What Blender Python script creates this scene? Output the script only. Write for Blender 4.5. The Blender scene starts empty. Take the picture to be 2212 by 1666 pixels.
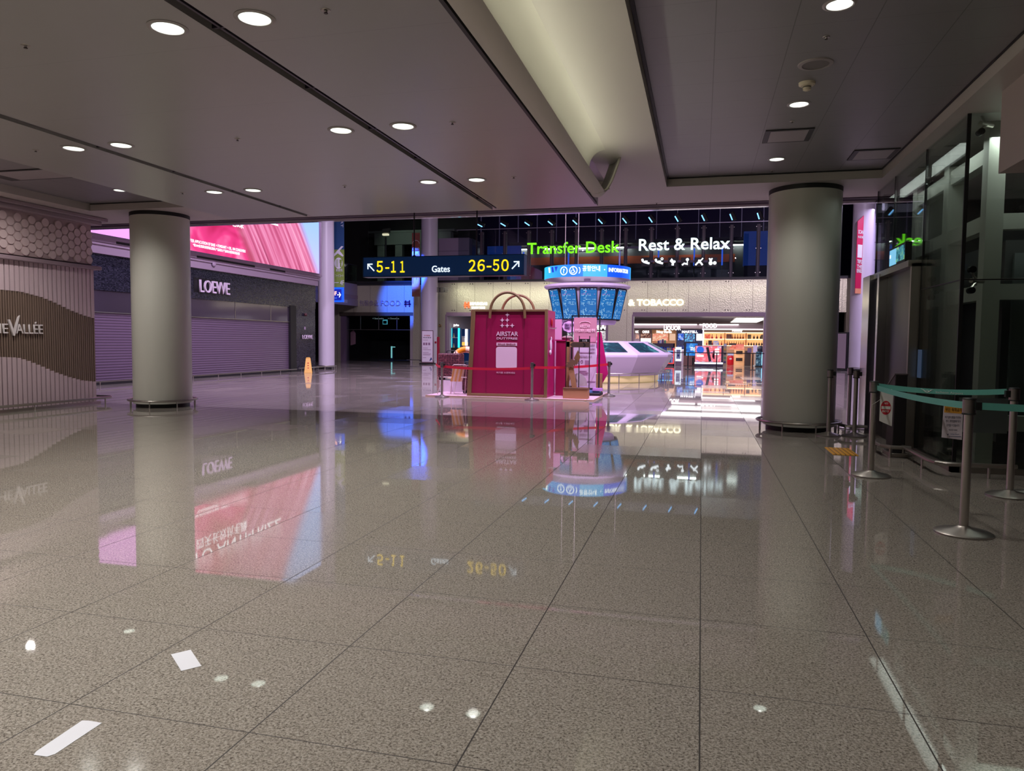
import bpy, math, random
from math import sin, cos, pi, radians as RAD
from mathutils import Vector, Matrix
random.seed(7)
S = bpy.context.scene
COL = S.collection

# ------------------------------------------------------------------ camera
F_PX, YAW, PITCH, ROLL = 1595.76, 0.25046, -0.05937, 0.00966
CAM = Vector((-0.0255, -2.9164, 1.3507))
_f = Vector((-sin(YAW)*cos(PITCH), cos(YAW)*cos(PITCH), sin(PITCH)))
_r0 = Vector((cos(YAW), sin(YAW), 0)); _u0 = _r0.cross(_f)
_r = _r0*cos(ROLL) + _u0*sin(ROLL); _u = -_r0*sin(ROLL) + _u0*cos(ROLL)
cd = bpy.data.cameras.new('camera'); cam = bpy.data.objects.new('camera', cd); COL.objects.link(cam)
cd.sensor_width = 36; cd.lens = F_PX/2212*36; cd.clip_end = 300; cd.clip_start = .05
cam.matrix_world = Matrix(((_r.x, _u.x, -_f.x, CAM.x), (_r.y, _u.y, -_f.y, CAM.y), (_r.z, _u.z, -_f.z, CAM.z), (0, 0, 0, 1)))
S.camera = cam

def at(px, py, Y):
    """photo pixel -> real point at depth Y"""
    d = (px-1106)/F_PX*_r - (py-833)/F_PX*_u + _f
    return CAM + d*((Y-CAM.y)/d.y)
def atx(px, py, X):
    d = (px-1106)/F_PX*_r - (py-833)/F_PX*_u + _f
    return CAM + d*((X-CAM.x)/d.x)

# ------------------------------------------------------------------ world, exposure, large lamps
S.view_settings.view_transform = 'Standard'; S.view_settings.look = 'None'
S.view_settings.gamma = 1; S.view_settings.use_curve_mapping = False
S.view_settings.exposure = 0.1
w = bpy.data.worlds.new('world'); S.world = w; w.use_nodes = True
w.node_tree.nodes['Background'].inputs[0].default_value = (.35, .3, .45, 1)
w.node_tree.nodes['Background'].inputs[1].default_value = .02
S.cycles.max_bounces = 8; S.cycles.diffuse_bounces = 3; S.cycles.glossy_bounces = 4
S.cycles.transparent_max_bounces = 12; S.cycles.caustics_reflective = False
S.cycles.sample_clamp_indirect = 6

def lin(c):
    return tuple(((x/255)/12.92 if x/255 <= .04045 else ((x/255+.055)/1.055)**2.4) for x in c)
def area(name, loc, size, power, col, rot=(0, 0, 0), spread=180):
    l = bpy.data.lights.new(name, 'AREA'); l.shape = 'RECTANGLE'; l.size, l.size_y = size
    l.energy = power; l.color = col; l.spread = RAD(spread)
    o = bpy.data.objects.new(name, l); COL.objects.link(o); o.location = loc; o.rotation_euler = rot; return o
def spot(name, loc, power, col, target=None, ang=110, blend=.8, r=.08, parent=None):
    l = bpy.data.lights.new(name, 'SPOT'); l.energy = power; l.color = col; l.spot_size = RAD(ang); l.spot_blend = blend
    l.shadow_soft_size = r
    o = bpy.data.objects.new(name, l); COL.objects.link(o); o.location = loc
    if target is not None: o.rotation_euler = (Vector(target)-Vector(loc)).to_track_quat('-Z', 'Y').to_euler()
    if parent: o.parent = parent
    return o
LILAC = (.80, .60, 1.0)
# unseen lilac fill spots, added to tint and brighten the atrium
for X in (-19, -12, -5, 2, 9): spot('atrium_fill_down', (X, 12.4, 10.7), 2300, (.84, .7, 1.0), (X, 18, 0), 125, .7, .05)
for X, T, P_ in ((-6, (-17, 20, 1.5), 4000), (-4, (-17, 28, 2.5), 3300), (-8, (-6, 16, 1), 1300), (-2, (-3.5, 20, .5), 3600), (3, (-2, 22, .5), 1500), (9, (7, 36, 4), 6500)):
    spot('atrium_fill_flood', (X, 11.3, 9.8), P_, (.86, .72, 1.0), T, 80, .9, .05)
for X in (-14, -7, 0):
    for Y in (18, 26, 33): spot('atrium_fill_down', (X, Y, 10.7), 1250, (.84, .68, 1.0), (X, Y, 0), 100, .8, .05)
# wash of the metal facade, the blue glow on the food front, lamps of the lit shop, lounge coves
area('facade_wash', (-5.2, 38.9, 4.75), (19.4, .3), 17, (1, .96, .88), (RAD(64), 0, 0), 80)
area('facade_wash', (-11.8, 38.9, 4.75), (6.6, .3), 46, (1, 1, .86), (RAD(64), 0, 0), 80)  # extra strip added to brighten the left end of the facade
spot('blue_glow_fill', (-15.2, 34, 8.2), 30000, (.02, .11, 1), (-18.1, 41, 4.3), 25, .5, .1)  # unseen spot added to give the food front its blue reflected glow
area('shop_ceiling_lamp', (-.2, 43.4, 3.0), (7.6, 2.6), 210, (1, .93, .92)); area('shop_ceiling_lamp', (-.2, 48, 3.0), (10, 3), 200, (1, .93, .92))
area('shop_ceiling_lamp', (-9.5, 44, 3.0), (10, 4), 260, (.95, .95, 1))
area('lounge_lamp', (-5.5, 46.5, 9.6), (18, 3), 14, (.75, .72, 1))
area('passage_lamp', (10.5, 36, 8.5), (4, 9), 640, (.72, .62, 1))
area('lift_shaft_fill', (3.55, 6.12, 3.6), (1.2, .25), 14, (.95, 1, .95)); area('lift_shaft_fill', (2.76, 8.0, 3.6), (.2, 3.2), 9, (.95, 1, .95))  # unseen fill added so the shaft frame shows through the glass

# ------------------------------------------------------------------ materials
MATS = {}
def M(name, c, rough=.5, metal=0, spec=.5, em=None, es=0, coat=0, bump=None, sample=True):
    if name in MATS: return MATS[name]
    m = bpy.data.materials.new(name); m.use_nodes = True; b = m.node_tree.nodes['Principled BSDF']
    b.inputs['Base Color'].default_value = (*lin(c), 1); b.inputs['Roughness'].default_value = rough
    b.inputs['Metallic'].default_value = metal; b.inputs['Specular IOR Level'].default_value = spec
    if coat: b.inputs['Coat Weight'].default_value = coat; b.inputs['Coat Roughness'].default_value = .05
    if em: b.inputs['Emission Color'].default_value = (*lin(em), 1); b.inputs['Emission Strength'].default_value = es
    if bump:
        sc, st = bump; nt = m.node_tree
        tc = nt.nodes.new('ShaderNodeTexCoord'); n = nt.nodes.new('ShaderNodeTexNoise'); n.inputs['Scale'].default_value = sc
        bp = nt.nodes.new('ShaderNodeBump'); bp.inputs['Strength'].default_value = st; bp.inputs['Distance'].default_value = .02
        nt.links.new(tc.outputs['Object'], n.inputs['Vector']); nt.links.new(n.outputs['Fac'], bp.inputs['Height']); nt.links.new(bp.outputs['Normal'], b.inputs['Normal'])
    if not sample: m.cycles.emission_sampling = 'NONE'
    MATS[name] = m; return m
def EM(name, c, s=1.5, sample=False):
    return M(name, (20, 20, 20), .5, 0, .3, c, s, sample=sample)

class NG:
    """tiny node-graph helper"""
    def __init__(s, name, kind='principled'):
        s.m = bpy.data.materials.new(name); s.m.use_nodes = True; s.t = s.m.node_tree; s.b = s.t.nodes['Principled BSDF']
        tc = s.t.nodes.new('ShaderNodeTexCoord'); s.obj = tc.outputs['Object']
        sp = s.t.nodes.new('ShaderNodeSeparateXYZ'); s.t.links.new(s.obj, sp.inputs[0]); s.x, s.y, s.z = sp.outputs
    def new(s, typ, **kw):
        n = s.t.nodes.new(typ)
        for k, v in kw.items(): setattr(n, k, v)
        return n
    def put(s, sock, v):
        if hasattr(v, 'is_output'): s.t.links.new(v, sock)
        else: sock.default_value = v
    def math(s, op, a, b=0, c=0, clamp=False):
        n = s.new('ShaderNodeMath', operation=op, use_clamp=clamp)
        for i, v in enumerate((a, b, c)): s.put(n.inputs[i], v)
        return n.outputs[0]
    def comb(s, x, y, z):
        n = s.new('ShaderNodeCombineXYZ')
        for i, v in enumerate((x, y, z)): s.put(n.inputs[i], v)
        return n.outputs[0]
    def noise(s, vec, scale, detail=2, rough=.5, dist=0):
        n = s.new('ShaderNodeTexNoise'); s.put(n.inputs['Vector'], vec); n.inputs['Scale'].default_value = scale
        n.inputs['Detail'].default_value = detail; n.inputs['Roughness'].default_value = rough; n.inputs['Distortion'].default_value = dist
        return n.outputs['Fac']
    def white(s, vec):
        n = s.new('ShaderNodeTexWhiteNoise'); s.put(n.inputs['Vector'], vec); return n.outputs['Value']
    def ramp(s, fac, stops, interp='LINEAR'):
        n = s.new('ShaderNodeValToRGB'); s.put(n.inputs[0], fac); e = n.color_ramp.elements; n.color_ramp.interpolation = interp
        while len(e) < len(stops): e.new(.5)
        for el, (p, c) in zip(e, stops): el.position = p; el.color = (*lin(c), 1)
        return n.outputs[0]
    def mix(s, f, a, b, blend='MIX'):
        n = s.new('ShaderNodeMix', data_type='RGBA', blend_type=blend); s.put(n.inputs[0], f)
        for i, v in ((6, a), (7, b)):
            s.put(n.inputs[i], v if hasattr(v, 'is_output') else (*lin(v), 1))
        return n.outputs[2]
    def line(s, v, pitch, off, half):
        """1 on thin lines every pitch"""
        a = s.math('SUBTRACT', v, off); q = s.math('PINGPONG', a, pitch/2)   # 0 at multiples
        return s.math('LESS_THAN', q, half)
    def set(s, **kw):
        for k, v in kw.items(): s.put(s.b.inputs[k.replace('_', ' ')], v)
    def glow(s, c, st):
        s.set(Emission_Color=c, Emission_Strength=st, Roughness=.4); s.b.inputs['Base Color'].default_value = (.01, .01, .01, 1); return s.m
    def bump(s, h, st=.3, d=.01):
        n = s.new('ShaderNodeBump'); n.inputs['Strength'].default_value = st; n.inputs['Distance'].default_value = d
        s.put(n.inputs['Height'], h); s.put(s.b.inputs['Normal'], n.outputs[0])

def floor_mat():
    g = NG('polished_granite')
    n1 = g.noise(g.obj, 105, 3, .65); n2 = g.noise(g.obj, 270, 2, .5); n3 = g.noise(g.obj, .35, 2)
    f = g.math('ADD', g.math('MULTIPLY', n1, .7), g.math('MULTIPLY', n2, .3))
    c = g.ramp(f, [(.38, (74, 68, 62)), (.44, (98, 91, 84)), (.50, (152, 144, 134)), (.56, (172, 164, 154)), (.66, (182, 174, 166))])
    vo = g.new('ShaderNodeTexVoronoi'); g.put(vo.inputs['Vector'], g.obj); vo.inputs['Scale'].default_value = 150
    sv = g.new('ShaderNodeSeparateColor'); g.put(sv.inputs[0], vo.outputs['Color'])
    c = g.mix(.34, c, g.ramp(sv.outputs[0], [(.0, (70, 64, 58)), (.22, (104, 97, 90)), (.3, (150, 142, 132)), (.8, (172, 164, 154)), (1, (196, 190, 182))]))
    tx = g.math('FLOOR', g.math('DIVIDE', g.x, .75)); ty = g.math('FLOOR', g.math('DIVIDE', g.y, .75))
    rnd = g.white(g.comb(tx, ty, 0)); 
    c = g.mix(g.math('MULTIPLY', rnd, .12), c, (150, 138, 128))
    c = g.mix(g.math('MULTIPLY', n3, .12), c, (120, 112, 100))
    gr = g.math('MAXIMUM', g.line(g.x, .75, 0, .0028), g.line(g.y, .75, 0, .0022))
    c = g.mix(gr, c, (44, 38, 34))
    ro = g.math('ADD', .012, g.math('MULTIPLY', g.math('POWER', rnd, 4), .13))
    ro = g.math('ADD', ro, g.math('MULTIPLY', n1, .02))
    ro = g.math('MAXIMUM', ro, g.math('MULTIPLY', gr, .6))
    g.set(Base_Color=c, Roughness=ro); g.b.inputs['IOR'].default_value = 1.52
    return g.m
FLOOR = floor_mat()

def coffer_mat():
    g = NG('metal_ceiling_tile')
    l = g.math('MAXIMUM', g.line(g.x, .61, .02, .004), g.math('MULTIPLY', g.line(g.y, .6, .53, .003), .6))
    c = g.mix(g.math('MULTIPLY', l, .6), (122, 119, 122), (50, 47, 47))
    g.set(Base_Color=c, Roughness=.4); g.bump(g.noise(g.obj, 1.4, 2), .12, .05); return g.m
COFFER = coffer_mat()
def panel_mat():
    g = NG('satin_ceiling_panel')
    l = g.line(g.y, 1.12, .3, .003)
    c = g.mix(g.math('MULTIPLY', l, .22), (150, 147, 148), (80, 75, 74))
    g.set(Base_Color=c, Roughness=.3); g.bump(g.noise(g.comb(g.math('MULTIPLY', g.x, .4), g.y, 0), 2.5, 2), .06, .03); return g.m
PANEL = panel_mat()
SOFFIT = M('soffit_plaster', (176, 168, 164), .55)
COVE = M('cove_plaster', (186, 180, 172), .6)
COLM = M('column_enamel', (196, 194, 184), .34, bump=(1.2, .05))
PILM = M('pillar_enamel', (205, 195, 208), .38)
BLACK = M('black', (14, 13, 14), .5); DARK = M('dark_recess', (24, 22, 23), .7); DKGLOSS = M('dark_gloss', (20, 20, 24), .15)
STEEL = M('brushed_steel', (206, 200, 194), .34, 1); STEELD = M('dull_steel', (170, 164, 158), .34, 1)
CHROME = M('chrome', (205, 203, 205), .08, 1)
WHITE = M('white_plastic', (225, 224, 222), .45)
LILP = M('lilac_panel', (170, 150, 172), .5); LILD = M('lilac_dark', (96, 78, 98), .5); MAUVE = M('mauve_trim', (128, 104, 122), .45)
def hammered(name, base, dark, rough=.32, metal=.55):
    g = NG(name)
    v = g.new('ShaderNodeTexVoronoi'); g.put(v.inputs['Vector'], g.comb(g.math('MULTIPLY', g.x, 1.0), g.y, g.math('MULTIPLY', g.z, .55))); v.inputs['Scale'].default_value = 26
    n = g.noise(g.obj, 20, 3, .6, .4)
    h = g.math('ADD', g.math('MULTIPLY', v.outputs['Distance'], .6), g.math('MULTIPLY', n, .6))
    sm = g.line(g.x, 1.17, .35, .014)
    c = g.mix(g.math('MULTIPLY', sm, .55), base, dark)
    g.set(Base_Color=c, Roughness=rough, Metallic=metal); g.bump(h, .4, .02); return g.m
GOLD = hammered('hammered_metal', (192, 188, 160), (90, 80, 72))
MOSA = None
def mosaic():
    g = NG('dark_mosaic_glass')
    cy = g.math('FLOOR', g.math('DIVIDE', g.y, .05)); cz = g.math('FLOOR', g.math('DIVIDE', g.z, .022))
    r = g.white(g.comb(0, cy, cz)); l = g.math('MAXIMUM', g.line(g.z, .022, 0, .0022), g.line(g.y, .05, 0, .002))
    c = g.mix(r, (26, 28, 40), (62, 60, 78)); c = g.mix(l, c, (14, 14, 18))
    g.set(Base_Color=c, Roughness=g.math('ADD', .1, g.math('MULTIPLY', r, .25)), Metallic=.25); g.bump(r, .12, .01); return g.m
MOSA = mosaic()
def glass(name, tint=(225, 235, 232), refl=1.0, base=.05):
    m = bpy.data.materials.new(name); m.use_nodes = True; t = m.node_tree; t.nodes.clear()
    o = t.nodes.new('ShaderNodeOutputMaterial'); mx = t.nodes.new('ShaderNodeMixShader'); tr = t.nodes.new('ShaderNodeBsdfTransparent')
    gl = t.nodes.new('ShaderNodeBsdfGlossy'); fr = t.nodes.new('ShaderNodeFresnel'); fr.inputs[0].default_value = 1.5
    tr.inputs[0].default_value = (*lin(tint), 1); gl.inputs['Roughness'].default_value = .01
    ma = t.nodes.new('ShaderNodeMath'); ma.operation = 'MULTIPLY_ADD'; ma.inputs[1].default_value = refl; ma.inputs[2].default_value = base; ma.use_clamp = True
    t.links.new(fr.outputs[0], ma.inputs[0]); t.links.new(ma.outputs[0], mx.inputs[0]); t.links.new(tr.outputs[0], mx.inputs[1]); t.links.new(gl.outputs[0], mx.inputs[2]); t.links.new(mx.outputs[0], o.inputs[0])
    return m
GLASS = glass('clear_glass', (232, 236, 238), .5, .01); GLASSD = glass('smoked_glass', (232, 237, 234), .62, .03)

# ------------------------------------------------------------------ mesh builder
class MB:
    def __init__(s): s.v = []; s.f = []; s.mi = []; s.cur = 0
    def add(s, vs, fs):
        o = len(s.v); s.v += [tuple(p) for p in vs]; s.f += [tuple(i+o for i in q) for q in fs]; s.mi += [s.cur]*len(fs); return s
    def box(s, x0, y0, z0, x1, y1, z1):
        x0, x1 = min(x0, x1), max(x0, x1); y0, y1 = min(y0, y1), max(y0, y1); z0, z1 = min(z0, z1), max(z0, z1)
        return s.add([(x0, y0, z0), (x1, y0, z0), (x1, y1, z0), (x0, y1, z0), (x0, y0, z1), (x1, y0, z1), (x1, y1, z1), (x0, y1, z1)],
                     [(0, 3, 2, 1), (4, 5, 6, 7), (0, 1, 5, 4), (1, 2, 6, 5), (2, 3, 7, 6), (3, 0, 4, 7)])
    def cb(s, c, d, rz=0, ry=0, rx=0):
        """box by centre and size, turned"""
        R = Matrix.Rotation(rz, 3, 'Z') @ Matrix.Rotation(ry, 3, 'Y') @ Matrix.Rotation(rx, 3, 'X'); a, b, e = d[0]/2, d[1]/2, d[2]/2
        vs = [Vector(c) + R @ Vector((x*a, y*b, z*e)) for z in (-1, 1) for x, y in ((-1, -1), (1, -1), (1, 1), (-1, 1))]
        return s.add(vs, [(0, 3, 2, 1), (4, 5, 6, 7), (0, 1, 5, 4), (1, 2, 6, 5), (2, 3, 7, 6), (3, 0, 4, 7)])
    def cyl(s, p0, p1, r0, r1=None, n=16):
        p0, p1 = Vector(p0), Vector(p1); r1 = r0 if r1 is None else r1
        d = (p1-p0).normalized(); a = d.orthogonal().normalized(); b = d.cross(a)
        vs = [p + (a*cos(2*pi*i/n)+b*sin(2*pi*i/n))*r for p, r in ((p0, r0), (p1, r1)) for i in range(n)]
        fs = [(i, (i+1) % n, n+(i+1) % n, n+i) for i in range(n)] + [tuple(range(n))[::-1], tuple(range(n, 2*n))]
        return s.add(vs, fs)
    def lathe(s, prof, c=(0, 0, 0), n=32, a0=0, a1=2*pi, loop=False):
        full = abs(a1-a0-2*pi) < 1e-6; m = n if full else n+1; vs = []; fs = []
        for i in range(m):
            t = a0+(a1-a0)*i/n
            vs += [(c[0]+r*cos(t), c[1]+r*sin(t), c[2]+z) for r, z in prof]
        k = len(prof)
        for i in range(n):
            j = (i+1) % m
            for q in range(k if loop else k-1):
                p = (q+1) % k; fs.append((i*k+q, j*k+q, j*k+p, i*k+p))
        if not full and loop: fs += [tuple(range(k)), tuple(range((m-1)*k, m*k))[::-1]]
        return s.add(vs, fs)
    def tube(s, pts, r, n=8, closed=False):
        pts = [Vector(p) for p in pts]; k = len(pts); vs = []; fs = []; prev = None
        for i, p in enumerate(pts):
            if closed: d = pts[(i+1) % k]-pts[i-1]
            else: d = pts[min(i+1, k-1)]-pts[max(i-1, 0)]
            d.normalize()
            a = (prev - d*prev.dot(d)) if prev is not None else d.orthogonal()
            if a.length < 1e-5: a = d.orthogonal()
            a.normalize(); prev = a; b = d.cross(a); rr = r[i] if isinstance(r, (list, tuple)) else r
            vs += [p+(a*cos(2*pi*j/n)+b*sin(2*pi*j/n))*rr for j in range(n)]
        for i in range(k if closed else k-1):
            q = (i+1) % k
            for j in range(n): fs.append((i*n+j, i*n+(j+1) % n, q*n+(j+1) % n, q*n+j))
        if not closed: fs += [tuple(range(n))[::-1], tuple(range((k-1)*n, k*n))]
        return s.add(vs, fs)
    def ext(s, poly, vec):
        """extrude a planar 3-d polygon"""
        n = len(poly); v = Vector(vec); p = [Vector(q) for q in poly]
        return s.add(p+[q+v for q in p], [tuple(range(n))[::-1], tuple(range(n, 2*n))]+[(i, (i+1) % n, n+(i+1) % n, n+i) for i in range(n)])
    def ball(s, c, r, n=12, m=8, sc=(1, 1, 1)):
        vs = []; fs = []
        for i in range(1, m):
            t = pi*i/m; vs += [(c[0]+r*sc[0]*sin(t)*cos(2*pi*j/n), c[1]+r*sc[1]*sin(t)*sin(2*pi*j/n), c[2]+r*sc[2]*cos(t)) for j in range(n)]
        vs += [(c[0], c[1], c[2]+r*sc[2]), (c[0], c[1], c[2]-r*sc[2])]; a = len(vs)-2
        for i in range(m-2):
            for j in range(n): fs.append((i*n+j, (i+1)*n+j, (i+1)*n+(j+1) % n, i*n+(j+1) % n))
        for j in range(n): fs += [(a, j, (j+1) % n), (a+1, (m-2)*n+(j+1) % n, (m-2)*n+j)]
        return s.add(vs, fs)
    def ring(s, c, R, r, n=32, m=8, ax='z'):
        vs = []; fs = []
        for i in range(n):
            t = 2*pi*i/n
            for j in range(m):
                q = 2*pi*j/m; a, b, e = (R+r*cos(q))*cos(t), (R+r*cos(q))*sin(t), r*sin(q)
                p = {'z': (a, b, e), 'y': (a, e, b), 'x': (e, a, b)}[ax]; vs.append((c[0]+p[0], c[1]+p[1], c[2]+p[2]))
        for i in range(n):
            for j in range(m): fs.append((i*m+j, ((i+1) % n)*m+j, ((i+1) % n)*m+(j+1) % m, i*m+(j+1) % m))
        return s.add(vs, fs)
    def build(s, name, mat, parent=None, smooth=30, bevel=0, world=False, loc=None):
        me = bpy.data.meshes.new(name); vs = s.v
        if world and parent: o0 = parent.location; vs = [(p[0]-o0.x, p[1]-o0.y, p[2]-o0.z) for p in vs]
        if loc is not None: vs = [(p[0]-loc[0], p[1]-loc[1], p[2]-loc[2]) for p in vs]
        me.from_pydata(vs, [], s.f)
        for mm in (mat if isinstance(mat, (list, tuple)) else [mat]): me.materials.append(mm)
        if isinstance(mat, (list, tuple)): me.polygons.foreach_set('material_index', s.mi)
        import bmesh
        b = bmesh.new(); b.from_mesh(me); bmesh.ops.recalc_face_normals(b, faces=b.faces); b.to_mesh(me); b.free()
        if smooth: me.shade_smooth(); me.set_sharp_from_angle(angle=RAD(smooth))
        o = bpy.data.objects.new(name, me); COL.objects.link(o)
        if parent: o.parent = parent
        if loc is not None: o.location = loc
        if bevel:
            md = o.modifiers.new('bevel', 'BEVEL'); md.width = bevel; md.segments = 2; md.limit_method = 'ANGLE'
        return o
def tag(o, label, cat, group=None, kind=None):
    o['label'] = label; o['category'] = cat
    if group: o['group'] = group
    if kind: o['kind'] = kind
    return o
def thing(name, label, cat, loc=(0, 0, 0), rz=0, group=None, rot=None):
    o = bpy.data.objects.new(name, None); o.empty_display_size = .1; COL.objects.link(o); o.location = loc
    o.rotation_euler = rot if rot else (0, 0, rz); return tag(o, label, cat, group)
def st(name, mb, mat, parent=None, **kw):
    o = mb.build(name, mat, parent, **kw)
    if parent is None: o['kind'] = 'structure'
    return o
def dup(root, loc, rz=None, label=None, group=None):
    r = root.copy(); COL.objects.link(r); r.location = loc
    if rz is not None: r.rotation_euler = (0, 0, rz)
    if label: r['label'] = label
    if group: r['group'] = group
    for ch in list(root.children):
        c = ch.copy(); COL.objects.link(c); c.parent = r
        for g in list(ch.children):
            d = g.copy(); COL.objects.link(d); d.parent = c
    return r
def txt(name, s, mat, parent, loc, h=.1, w=None, rz=0, ext=.004, align='l', bold=0, bend=None, tilt=0, vert=False, world=False, kind=None):
    """lettering as a mesh; faces -Y at rz=0; h = height of the whole line box (or of a capital), w = fitted width"""
    c = bpy.data.curves.new('t', 'FONT'); c.body = s; c.extrude = .5; c.offset = bold; c.resolution_u = 3; c.space_line = .95
    o = bpy.data.objects.new('t', c); COL.objects.link(o)
    dg = bpy.context.evaluated_depsgraph_get(); me = bpy.data.meshes.new_from_object(o.evaluated_get(dg)); me.name = name
    bpy.data.objects.remove(o); bpy.data.curves.remove(c)
    if not len(me.vertices): return None
    xs = [v.co.x for v in me.vertices]; ys = [v.co.y for v in me.vertices]
    x0, x1 = min(xs), max(xs); lines = s.count('\n')+1
    y0 = min(ys) if lines > 1 else 0.0; y1 = max(ys)
    cap = .72 if lines == 1 and all(ord(ch) < 0x2000 for ch in s) else (y1-y0)
    if lines == 1 and cap != .72: y0 = min(ys); cap = y1-y0
    sy = h/cap; sx = (w/(x1-x0)) if w else sy
    W = (x1-x0)*sx; ox = {'l': 0, 'c': -W/2, 'r': -W}[align]
    R = Matrix.Rotation(rz, 3, 'Z'); L = Vector(loc)
    if world and parent: L = L-parent.location
    for v in me.vertices:
        p = Vector(((v.co.x-x0)*sx+ox, -v.co.z*2*ext-ext, (v.co.y-y0)*sy))
        if vert: p = Vector((p.z, p.y, -p.x))
        if bend: p = bend(p)
        else:
            if tilt: p = Matrix.Rotation(tilt, 3, 'X') @ p
            p = R @ p
        v.co = p+L
    me.materials.clear(); me.materials.append(mat)
    for pl in me.polygons: pl.material_index = 0
    q = bpy.data.objects.new(name, me); COL.objects.link(q)
    if parent: q.parent = parent
    return q
def cut(o, mb):
    """take holes out of a mesh, keep only the result"""
    c = mb.build('cutter', BLACK, smooth=0); md = o.modifiers.new('b', 'BOOLEAN'); md.operation = 'DIFFERENCE'; md.object = c; md.solver = 'EXACT'
    dg = bpy.context.evaluated_depsgraph_get(); me = bpy.data.meshes.new_from_object(o.evaluated_get(dg))
    o.modifiers.clear(); old = o.data; o.data = me; bpy.data.meshes.remove(old); cm = c.data; bpy.data.objects.remove(c); bpy.data.meshes.remove(cm)
ORD = ['first', 'second', 'third', 'fourth', 'fifth', 'sixth', 'seventh', 'eighth', 'ninth', 'tenth', 'eleventh', 'twelfth', 'thirteenth', 'fourteenth', 'fifteenth']

# ================================================================== THE SETTING
st('floor', MB().box(-34, -12, -.2, 18, 62, 0), FLOOR, smooth=0)
# low satin ceiling with two long slots
ROWS = (1.10, 3.37, 5.61)
ceil = MB()
for x0, x1 in ((-7.4, -6.045), (-5.935, -3.035), (-2.925, -1.49)): ceil.box(x0, -12, 3.27, x1, 7.6, 3.42)
ceil.box(-7.4, -12, 3.42, -1.49, 7.6, 3.46)
co = st('ceiling', ceil, PANEL, smooth=0)
hm = MB()
for x in (-6.255, -5.68, -3.275, -2.665):
    for y in ROWS: hm.cyl((x, y, 3.2), (x, y, 3.40), .095, n=32)
cut(co, hm)
# slot inlays
tr = MB()
for x in (-5.99, -2.98):
    tr.box(x-.009, -12, 3.285, x+.009, 7.58, 3.36)
    for i in range(16): tr.box(x-.054, -10+i*1.12, 3.285, x+.054, -9.985+i*1.12, 3.35)
st('trim_1', tr, M('slot_trim', (60, 52, 66), .4, .4), smooth=0)
# plaster soffit around the coffers, coffer ceilings
so = MB()
so.box(-34, 8.93, 3.77, 18, 10.5, 4.1)
so.box(-1.49, -12, 3.77, -.61, 8.93, 4.1)
so.box(2.45, -12, 3.77, 18, 8.93, 4.1); so.box(-34, -12, 3.77, -11.42, 8.93, 4.1)
st('ceiling', so, SOFFIT, smooth=0)
cf = MB().box(-.61, -12, 3.9, 2.45, 8.93, 4.05); cf.box(-11.42, -12, 3.9, -1.49, 8.93, 4.05)
co = st('ceiling', cf, COFFER, smooth=0)
hm = MB()
CL = [(.915, 8.02), (.915, 5.60), (.915, 3.21), (-9.84, 7.94)]
for x, y in CL: hm.cyl((x, y, 3.85), (x, y, 4.02), .095, n=32)
cut(co, hm)
# shadow gaps along the coffer edges
tr = MB()
tr.box(-.605, -12, 3.885, -.575, 8.925, 3.9); tr.box(2.43, -12, 3.885, 2.445, 8.925, 3.9); tr.box(-.6, 8.9, 3.885, 2.44, 8.925, 3.9)
tr.box(-11.4, 8.905, 3.885, -7.4, 8.925, 3.9)
st('trim_2', tr, BLACK, smooth=0)
# polished beam edge of the low ceiling towards the atrium, and the atrium shell
st('trim_3', MB().box(-34, 10.5, 3.70, 18, 10.62, 4.6), M('polished_edge', (196, 190, 200), .06, 1), smooth=0)
st('trim_4', MB().box(-34, 10.38, 3.755, 18, 10.5, 3.77), LILD, smooth=0)
DIM = M('dim_wall', (92, 84, 92), .7)
st('ceiling', MB().box(-34, 10.62, 11, 18, 62, 11.2), DIM, smooth=0)
st('wall_rear', MB().box(-34, -12.3, 0, 18, -12, 4.1), DIM, smooth=0)
st('wall_left', MB().box(-34.3, -12, 0, -34, 62, 11), DIM, smooth=0)
st('wall_right', MB().box(18, -12, 0, 18.3, 62, 11), DIM, smooth=0)
st('wall_end', MB().box(-34, 62, 0, 18, 62.3, 11), DIM, smooth=0)
st('wall_over_concourse', MB().box(-34, 10.62, 4.6, 18, 10.9, 11), DIM, smooth=0)

# cove trough: bullnose lip, hollow inside, closed nose at the far end
cv = MB()
prof = [(-1.475, 3.30), (-1.46, 3.262), (-1.41, 3.238), (-1.35, 3.232), (-1.29, 3.248), (-1.262, 3.262), (-1.275, 3.285), (-1.33, 3.275), (-1.40, 3.29), (-1.445, 3.33)]+[(-1.255-.20*cos(t*pi/16), 3.57+.20*sin(t*pi/16)) for t in range(9)]+[(-1.49, 3.772), (-1.49, 3.3)]
cv.ext([(x, -12, z) for x, z in prof], (0, 18.52, 0))
# nose: sections sweep up and back to the soffit
nose = MB(); vs = []; N = 12; K = 14
def bez(p, t): a, b, c, d = [Vector(q) for q in p]; u = 1-t; return a*u**3+b*3*u*u*t+c*3*u*t*t+d*t**3
for i in range(K+1):
    t = i/K
    E_ = bez(((-1.262, 6.5, 3.262), (-1.262, 6.75, 3.262), (-1.20, 6.85, 3.40), (-1.10, 6.95, 3.78)), t)
    G_ = bez(((-1.475, 6.5, 3.30), (-1.475, 7.0, 3.26), (-1.475, 7.4, 3.2), (-1.28, 7.35, 3.78)), t)
    for j in range(N+1):
        q = j/N; p = G_.lerp(E_, q); p.z -= .045*sin(pi*q)*(1-.4*t); vs.append((p.x, p.y+.05*sin(pi*q)*t, p.z))
fs = [(i*(N+1)+j, i*(N+1)+j+1, (i+1)*(N+1)+j+1, (i+1)*(N+1)+j) for i in range(K) for j in range(N)]
nose.add(vs, fs)
cvo = st('trim_5', cv, COVE, smooth=40)
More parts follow.
